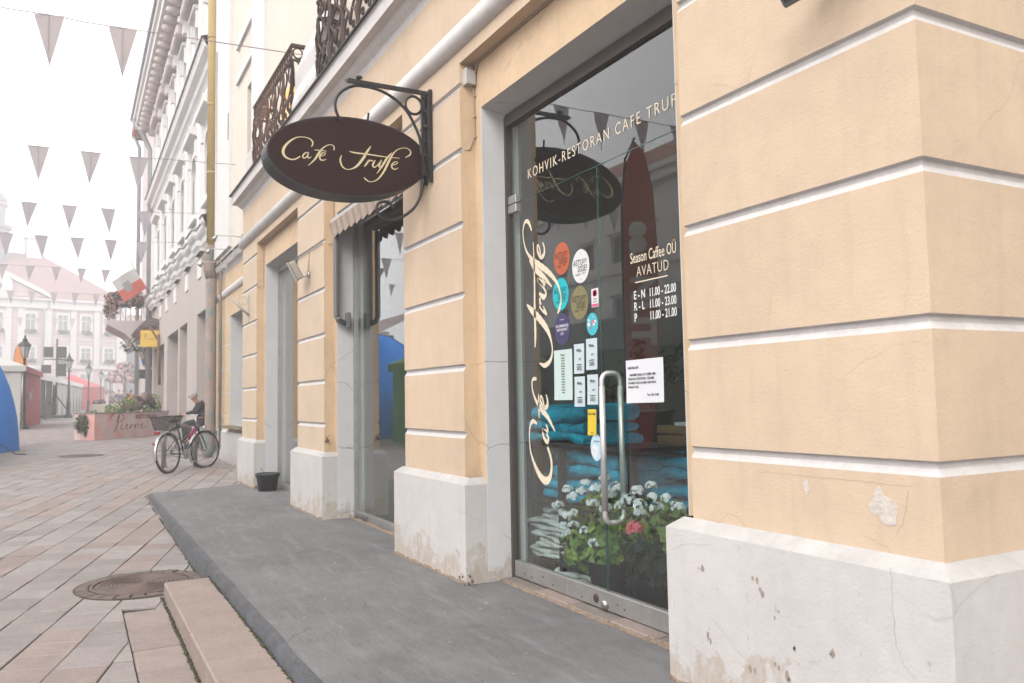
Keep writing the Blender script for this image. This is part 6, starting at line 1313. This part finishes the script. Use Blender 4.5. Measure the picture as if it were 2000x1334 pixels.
bo=skin('body',body,be,m_skin,man)
for sg in (-1,1):   # five fingers per hand
    for k in range(4):
        x0=X_(sg*(.09-.016*k)); skin('finger',[(x0,.03,.992,.008),(x0,-.01-.004*(k in (1,2)),1.0,.0075),(x0+sg*-.004,-.02,.985,.006)],[(0,1),(1,2)],m_skin,bo,1)
    skin('thumb',[(X_(sg*.045),.05,.995,.009),(X_(sg*.03),.02,1.012,.008),(X_(sg*.015),.0,1.015,.007)],[(0,1),(1,2)],m_skin,bo,1)
mb=MB(); hx,hy,hz=X_(0),.31,1.435
mb.lathe([(.012,0),(.018,.02),(.004,.045)],(hx,hy-.083,hz-.02),8,axis=(0,-.35,1)); mb.ball((hx-.082,hy+.01,hz-.005),.025,sc=(.4,.8,1.1)); mb.ball((hx+.082,hy+.01,hz-.005),.025,sc=(.4,.8,1.1)); mb.build('nose_and_ears',m_skin,bo)
MB().ball((hx-.03,hy-.078,hz+.012),.010).ball((hx+.03,hy-.078,hz+.012),.010).box(hx-.022,hx+.022,hy-.086,hy-.078,hz-.055,hz-.05).build('eyes_and_mouth',m_dk,bo)
skin('hair',[(hx,hy+.055,hz-.03,.088,.07),(hx,hy+.055,hz+.04,.110,.09),(hx,hy+.01,hz+.075,.105,.08),(hx,hy-.055,hz+.062,.07,.045)],[(0,1),(1,2),(2,3)],m_hair,man)
skin('jacket',[(X_(0),.58,.78,.155,.17),(X_(0),.59,.98,.165,.175),(X_(0),.54,1.16,.17,.185),(X_(0),.45,1.29,.115,.12),(X_(-.18),.48,1.23,.09),(X_(-.245),.36,1.04,.062),(X_(-.12),.13,.99,.046),(X_(.18),.48,1.23,.09),(X_(.245),.36,1.04,.072),(X_(.12),.13,.99,.046)],[(0,1),(1,2),(2,3),(2,4),(4,5),(5,6),(2,7),(7,8),(8,9)],m_jack,man)
skin('trousers',[(X_(0),.57,.77,.14,.15),(X_(-.10),.48,.79,.10),(X_(-.13),.11,.745,.078),(X_(-.12),.14,.45,.066),(X_(-.12),.12,.23,.06),(X_(.10),.48,.79,.10),(X_(.13),.11,.745,.078),(X_(.12),.20,.45,.066),(X_(.12),.18,.23,.06)],[(0,1),(1,2),(2,3),(3,4),(0,5),(5,6),(6,7),(7,8)],m_trs,man)
for sg,yy in ((-1,0),(1,.06)): MB().bbox(X_(sg*.12)-.05,X_(sg*.12)+.05,yy-.12,yy+.16,g+.0,g+.10,.035).build('shoe',m_shoe,man)
ph=thing('phone','small dark phone held in both hands','phone',(X_(0),.0,1.0)); MB().bbox(X_(-.04),X_(.04),-.03,.05,1.005,1.013,.003).build('case',m_dk,ph)
def walker(x,y,h,jc,label,seed,grp='people in the fog by the town hall',rz=0):
    rr=random.Random(seed); g=gz(x); t=thing('person',label,'person',(x,y,g),group=grp); k=h/1.75; st=.14*rr.choice((-1,1))
    q=lambda dx,dy,z,r_,r2_=None:(x+dx*k,y+dy*k,g+z*k,r_*k,(r2_ or r_)*k)
    N=[q(0,0,.92,.12,.14),q(0,0,1.15,.11,.14),q(0,0,1.36,.12,.16),q(0,0,1.48,.05),q(.01,0,1.6,.085,.075),q(.01,0,1.68,.075,.07),q(0,-.2,1.38,.055),q(.02,-.25,1.1,.045),q(.08,-.25,.86,.032),q(0,.2,1.38,.055),q(-.02,.25,1.1,.045),q(.04,.25,.86,.032),
       q(0,-.09,.86,.085),q(st*.4,-.1,.48,.06),q(st*.9,-.1,.09,.04),q(st*.9+.14,-.1,.04,.035),q(0,.09,.86,.085),q(-st*.4,.1,.48,.06),q(-st*.9,.1,.09,.04),q(-st*.9+.14,.1,.04,.035)]
    skin('body',N,[(0,1),(1,2),(2,3),(3,4),(4,5),(2,6),(6,7),(7,8),(2,9),(9,10),(10,11),(0,12),(12,13),(13,14),(14,15),(0,16),(16,17),(17,18),(18,19)],m_skin,t,1)
    skin('coat',[q(0,0,.80,.16,.19),q(0,0,1.15,.14,.17),q(0,0,1.37,.14,.19),q(0,-.2,1.38,.075),q(.02,-.25,1.1,.065),q(.08,-.25,.9,.05),q(0,.2,1.38,.075),q(-.02,.25,1.1,.065),q(.04,.25,.9,.05)],[(0,1),(1,2),(2,3),(3,4),(4,5),(2,6),(6,7),(7,8)],jc,t,1)
    skin('trousers',[q(0,0,.84,.13,.16),q(0,-.09,.8,.095),q(st*.4,-.1,.48,.075),q(st*.9,-.1,.10,.06),q(0,.09,.8,.095),q(-st*.4,.1,.48,.075),q(-st*.9,.1,.10,.06)],[(0,1),(1,2),(2,3),(0,4),(4,5),(5,6)],m_trs,t,1)
    MB().ball((x-.015*k,y,g+1.68*k),.105*k,sc=(1,.9,.9)).build('hair',m_dk,t)
walker(-75,.94,1.76,mat('dark_blue_coat',(.05,.06,.10),.9),'distant walker in a dark blue coat, left of the pair in the fog',1)
walker(-75.4,1.30,1.70,mat('blue_coat',(.10,.12,.22),.9),'distant walker in a brighter blue coat, right of the pair in the fog',2)
walker(-70,1.60,1.72,mat('red_orange_coat',(.60,.08,.04),.9),'distant walker in a red orange jacket near the far balcony',3)
walker(-79,.62,1.68,mat('grey_coat',(.16,.15,.15),.9),'distant walker in grey beside the far red tent',4)
# ================================================================== BICYCLE AND RACK
def wheel(cx_,cz_,name,par,steer=0,pivot=None):
    r_=.335; Mr=Matrix.Identity(4)
    if steer: Mr=Matrix.Translation((pivot[0],0,0))@Matrix.Rotation(steer,4,'Z')@Matrix.Translation((-pivot[0],0,0))
    T=lambda x,y,z:Mr@Vector((x,y,z)); ring=lambda rad,k=36:[T(cx_+rad*math.cos(2*math.pi*i/k),0,cz_+rad*math.sin(2*math.pi*i/k)) for i in range(k)]
    hub=MB().tube([T(cx_,-.06,cz_),T(cx_,.06,cz_)],.022,8).build(name,m_steel,par)
    MB().tube(ring(r_),.0185,8,closed=True).build('tyre',m_plb,hub)
    MB().tube(ring(r_-.028),.011,6,closed=True).build('rim',m_steel,hub)
    mb=MB()
    for i in range(28): a=2*math.pi*i/28; mb.tube([T(cx_+.02*math.cos(a+1.2),.03*(1 if i%2 else -1),cz_+.02*math.sin(a+1.2)),T(cx_+(r_-.03)*math.cos(a),0,cz_+(r_-.03)*math.sin(a))],.0016,4)
    mb.build('spokes',m_steel,hub); return hub
bk=thing('bicycle','black city bicycle with a rear wire basket and a pink lock at the rack','bicycle',(0,0,0)); ORG[bk.name]=Vector((0,0,0))
WB=1.09; m_bf=mat('black_frame_paint',(.012,.012,.013),.3,spec=.5,coat=.4)
wheel(0,.335+.0185-.012,'rear_wheel',bk); wheel(WB,.3415,'front_wheel',bk,R(-14),(WB-.06,))
H0=(WB-.17,0,.80); H1=(WB-.14,0,.66); BB=(.46,0,.30); ST=(.30,0,.80)
mb=MB(); mb.tube([H0,H1],.021,8).tube([H0[:2]+(.76,),(.385,0,.52)],.016,8).tube([H1,BB],.018,8).tube([BB,ST],.016,8)
for s in (-1,1): mb.tube([(0,s*.06,.34),(.2,s*.05,.32),BB],.011,6).tube([(0,s*.06,.34),(.345,s*.02,.64)],.009,6)
mb.build('frame',m_bf,bk)
Mr=Matrix.Translation((WB-.06,0,0))@Matrix.Rotation(R(-14),4,'Z')@Matrix.Translation((-(WB-.06),0,0)); T=lambda x,y,z:tuple(Mr@Vector((x,y,z)))
mb=MB()
for s in (-1,1): mb.tube([T(WB-.13,0,.66),T(WB-.10,s*.045,.60),T(WB-.02,s*.055,.42),T(WB,s*.055,.34)],.012,6)
mb.build('fork',m_bf,bk)
mb=MB().tube([T(WB-.17,0,.80),T(WB-.185,0,.95)],.013,8).tube([T(WB-.185,0,.95),T(WB-.10,0,.985)],.014,8).tube(cat_rom([T(WB-.36,-.29,.97),T(WB-.22,-.26,.99),T(WB-.10,-.12,.985),T(WB-.10,0,.985),T(WB-.10,.12,.985),T(WB-.22,.26,.99),T(WB-.36,.29,.97)],4),.011,8); hbar=mb.build('handlebar',mat('polished_aluminium',(.62,.62,.62),.22,.7),bk)
for s in (-1,1): MB().tube([T(WB-.29,s*.275,.982),T(WB-.41,s*.30,.965)],.017,8).tube([T(WB-.25,s*.24,.975),T(WB-.35,s*.24,.945)],.006,5).build('grip',m_plb,hbar)
MB().lathe([(.02,0),(.09,.02),(.10,.05),(.06,.07),(.02,.075)],(.24,0,.86),12,sx=1.25).tube([(.30,0,.78),(.275,0,.87)],.013,8).build('saddle',m_plb,bk)
def guard(cx_,a0,a1,st_=None):
    mb=MB(); n=16; rr_=.375; vs=[]
    for i in range(n+1):
        a=a0+(a1-a0)*i/n
        for dy,dr in ((-.028,-.012),(-.012,0),(.012,0),(.028,-.012)): v=(cx_+(rr_+dr)*math.cos(a),dy,.3415+(rr_+dr)*math.sin(a)); vs.append(T(*v) if st_ else v)
    mb.add(vs,[(i*4+j,i*4+j+1,(i+1)*4+j+1,(i+1)*4+j) for i in range(n) for j in range(3)],0,True); return mb
guard(0,R(40),R(195)).build('rear_mudguard',mat('silver_mudguard',(.60,.60,.60),.3,.7),bk); guard(WB,R(35),R(200),True).build('front_mudguard',bpy.data.materials['silver_mudguard'],bk)
mb=MB(); mb.lathe([(.09,-.003),(.09,.003)],(BB[0],-.05,BB[2]),20,axis=(0,1,0),smooth=False).tube([(BB[0],-.07,BB[2]),(BB[0]+.09,-.075,BB[2]-.14)],.009,6).tube([(BB[0],.07,BB[2]),(BB[0]-.09,.075,BB[2]+.14)],.009,6).bbox(BB[0]+.05,BB[0]+.13,-.16,-.08,BB[2]-.155,BB[2]-.13,.006).bbox(BB[0]-.13,BB[0]-.05,.08,.16,BB[2]+.13,BB[2]+.155,.006).build('crankset',m_steel,bk)
MB().tube([(BB[0],-.05,BB[2]+.088),(0,-.05,.3415+.03)],.005,5).tube([(BB[0],-.05,BB[2]-.088),(0,-.05,.3415-.03)],.005,5).build('chain',m_dk,bk)
mb=MB()
for s in (-1,1): mb.tube([(.20,s*.06,.735),(-.25,s*.06,.735)],.007,6).tube([(-.18,s*.06,.735),(0,s*.065,.35)],.006,6).tube([(.08,s*.06,.735),(0,s*.065,.35)],.005,6)
mb.tube([(-.25,-.06,.735),(-.25,.06,.735)],.007,6); mb.build('rear_carrier',m_steel,bk)
mb=MB(); bx0,bx1,bz0,bz1=-.25,.16,.742,.945
def bp(u,v,z): k=(z-bz0)/(bz1-bz0); return (.0+(u)*(.155+.04*k),v*(.13+.05*k),z)
for z in [bz0+i*.0235 for i in range(11)]: mb.tube([bp(-1,-1,z),bp(1,-1,z),bp(1,1,z),bp(-1,1,z)],.0034 if z<bz1-.01 else .008,4,closed=True)
for i in range(19):
    u=-1+2*i/18; 
    for v in (-1,1): mb.tube([bp(u,v,bz0),bp(u,v,bz1)],.0024,4); mb.tube([bp(v,u,bz0),bp(v,u,bz1)],.0024,4)
    mb.tube([bp(u,-1,bz0),bp(u,1,bz0)],.003,4)
mb.build('basket',m_blk,bk)
MB().bbox(-.29,-.26,-.05,.05,.68,.73,.008).bbox(-.385,-.365,-.02,.02,.50,.54,.006).build('tail_light',mat('red_reflector',(.35,.01,.01),.2,spec=.7),bk)
MB().ball((WB+.03,0,.74),.04,sc=(.8,1,1)).build('front_light',m_steel,bk)
mb=MB().tube(cat_rom([(.62,-.03,.62),(.70,-.06,.74),(.80,-.03,.68),(.74,.04,.60),(.66,.03,.56),(.62,-.03,.62),(.72,-.06,.66),(.84,-.04,.60)],4),.013,6); mb.build('lock',mat('pink_rubber_lock',(.62,.03,.20),.5),bk)
MB().tube([(.42,.04,.28),(.40,.16,.02),(.44,.17,.01)],.009,6).build('kickstand',m_steel,bk)
bd=Vector((-.95,.80)).normalized(); bk.location=(-15.95,-.87,gz(-15.9)); bk.rotation_euler=(R(-3),0,math.atan2(bd.y,bd.x)); bk.scale=(1.04,)*3
m_rack=mat('dull_rack_steel',(.33,.30,.28),.45,.5,var=.15)
for i,(x,y) in enumerate(((-16.65,-.62),(-17.35,-.52))):
    g=gz(x); t=thing('bike_rack_loop',('steel rack loop behind the bicycle rear wheel','second steel rack loop beside the sitting person')[i],'bicycle rack',(x,y,g),group='steel bicycle rack loops')
    pd_=Vector((-.5,.86)); mb=MB(); pts=[]
    for a in [k*math.pi/14 for k in range(15)]: pts.append((x-pd_.x*.35*math.cos(a),y-pd_.y*.35*math.cos(a),g+.48+.32*math.sin(a)))
    mb.tube([(pts[0][0],pts[0][1],g)]+pts+[(pts[-1][0],pts[-1][1],g)],.028,8,flat=1.2); mb.build('loop',m_rack,t)
    mb=MB(); [mb.lathe([(.06,0),(.06,.012),(.03,.02)],(q[0],q[1],g),10) for q in (pts[0],pts[-1])]; mb.build('foot_plates',m_rack,t)
t=thing('doorway_flowers','small dark pot of pale flowers on the ground by the downpipe','potted plant',(-19.6,-.05,gz(-19.6)))
MB().lathe([(.11,0),(.14,.2),(.12,.2)],(-19.6,-.05,gz(-19.6)),10).build('pot',m_dk,t); mb=MB(); bush(mb,(-19.6,-.05,gz(-19.6)+.30),(.17,.17,.15),160,.045,(0,0,1),random.Random(6),3); mb.build('flowers',[m_dgr,m_pf2],t)
# ================================================================== FOG
hz=MB().box(-158,19,-58,38,-1.6,52); o=hz.build('haze',m_whu); o['kind']='stuff'; o['label']='even pale fog filling the square'
hm=bpy.data.materials.new('fog'); hm.use_nodes=True; n_=hm.node_tree; n_.nodes.clear(); oo=n_.nodes.new('ShaderNodeOutputMaterial'); pvn=n_.nodes.new('ShaderNodeVolumePrincipled')
pvn.inputs['Color'].default_value=(.96,.955,.97,1); pvn.inputs['Density'].default_value=.0045; pvn.inputs['Anisotropy'].default_value=.2; n_.links.new(pvn.outputs[0],oo.inputs['Volume'])
o.data.materials.clear(); o.data.materials.append(hm)
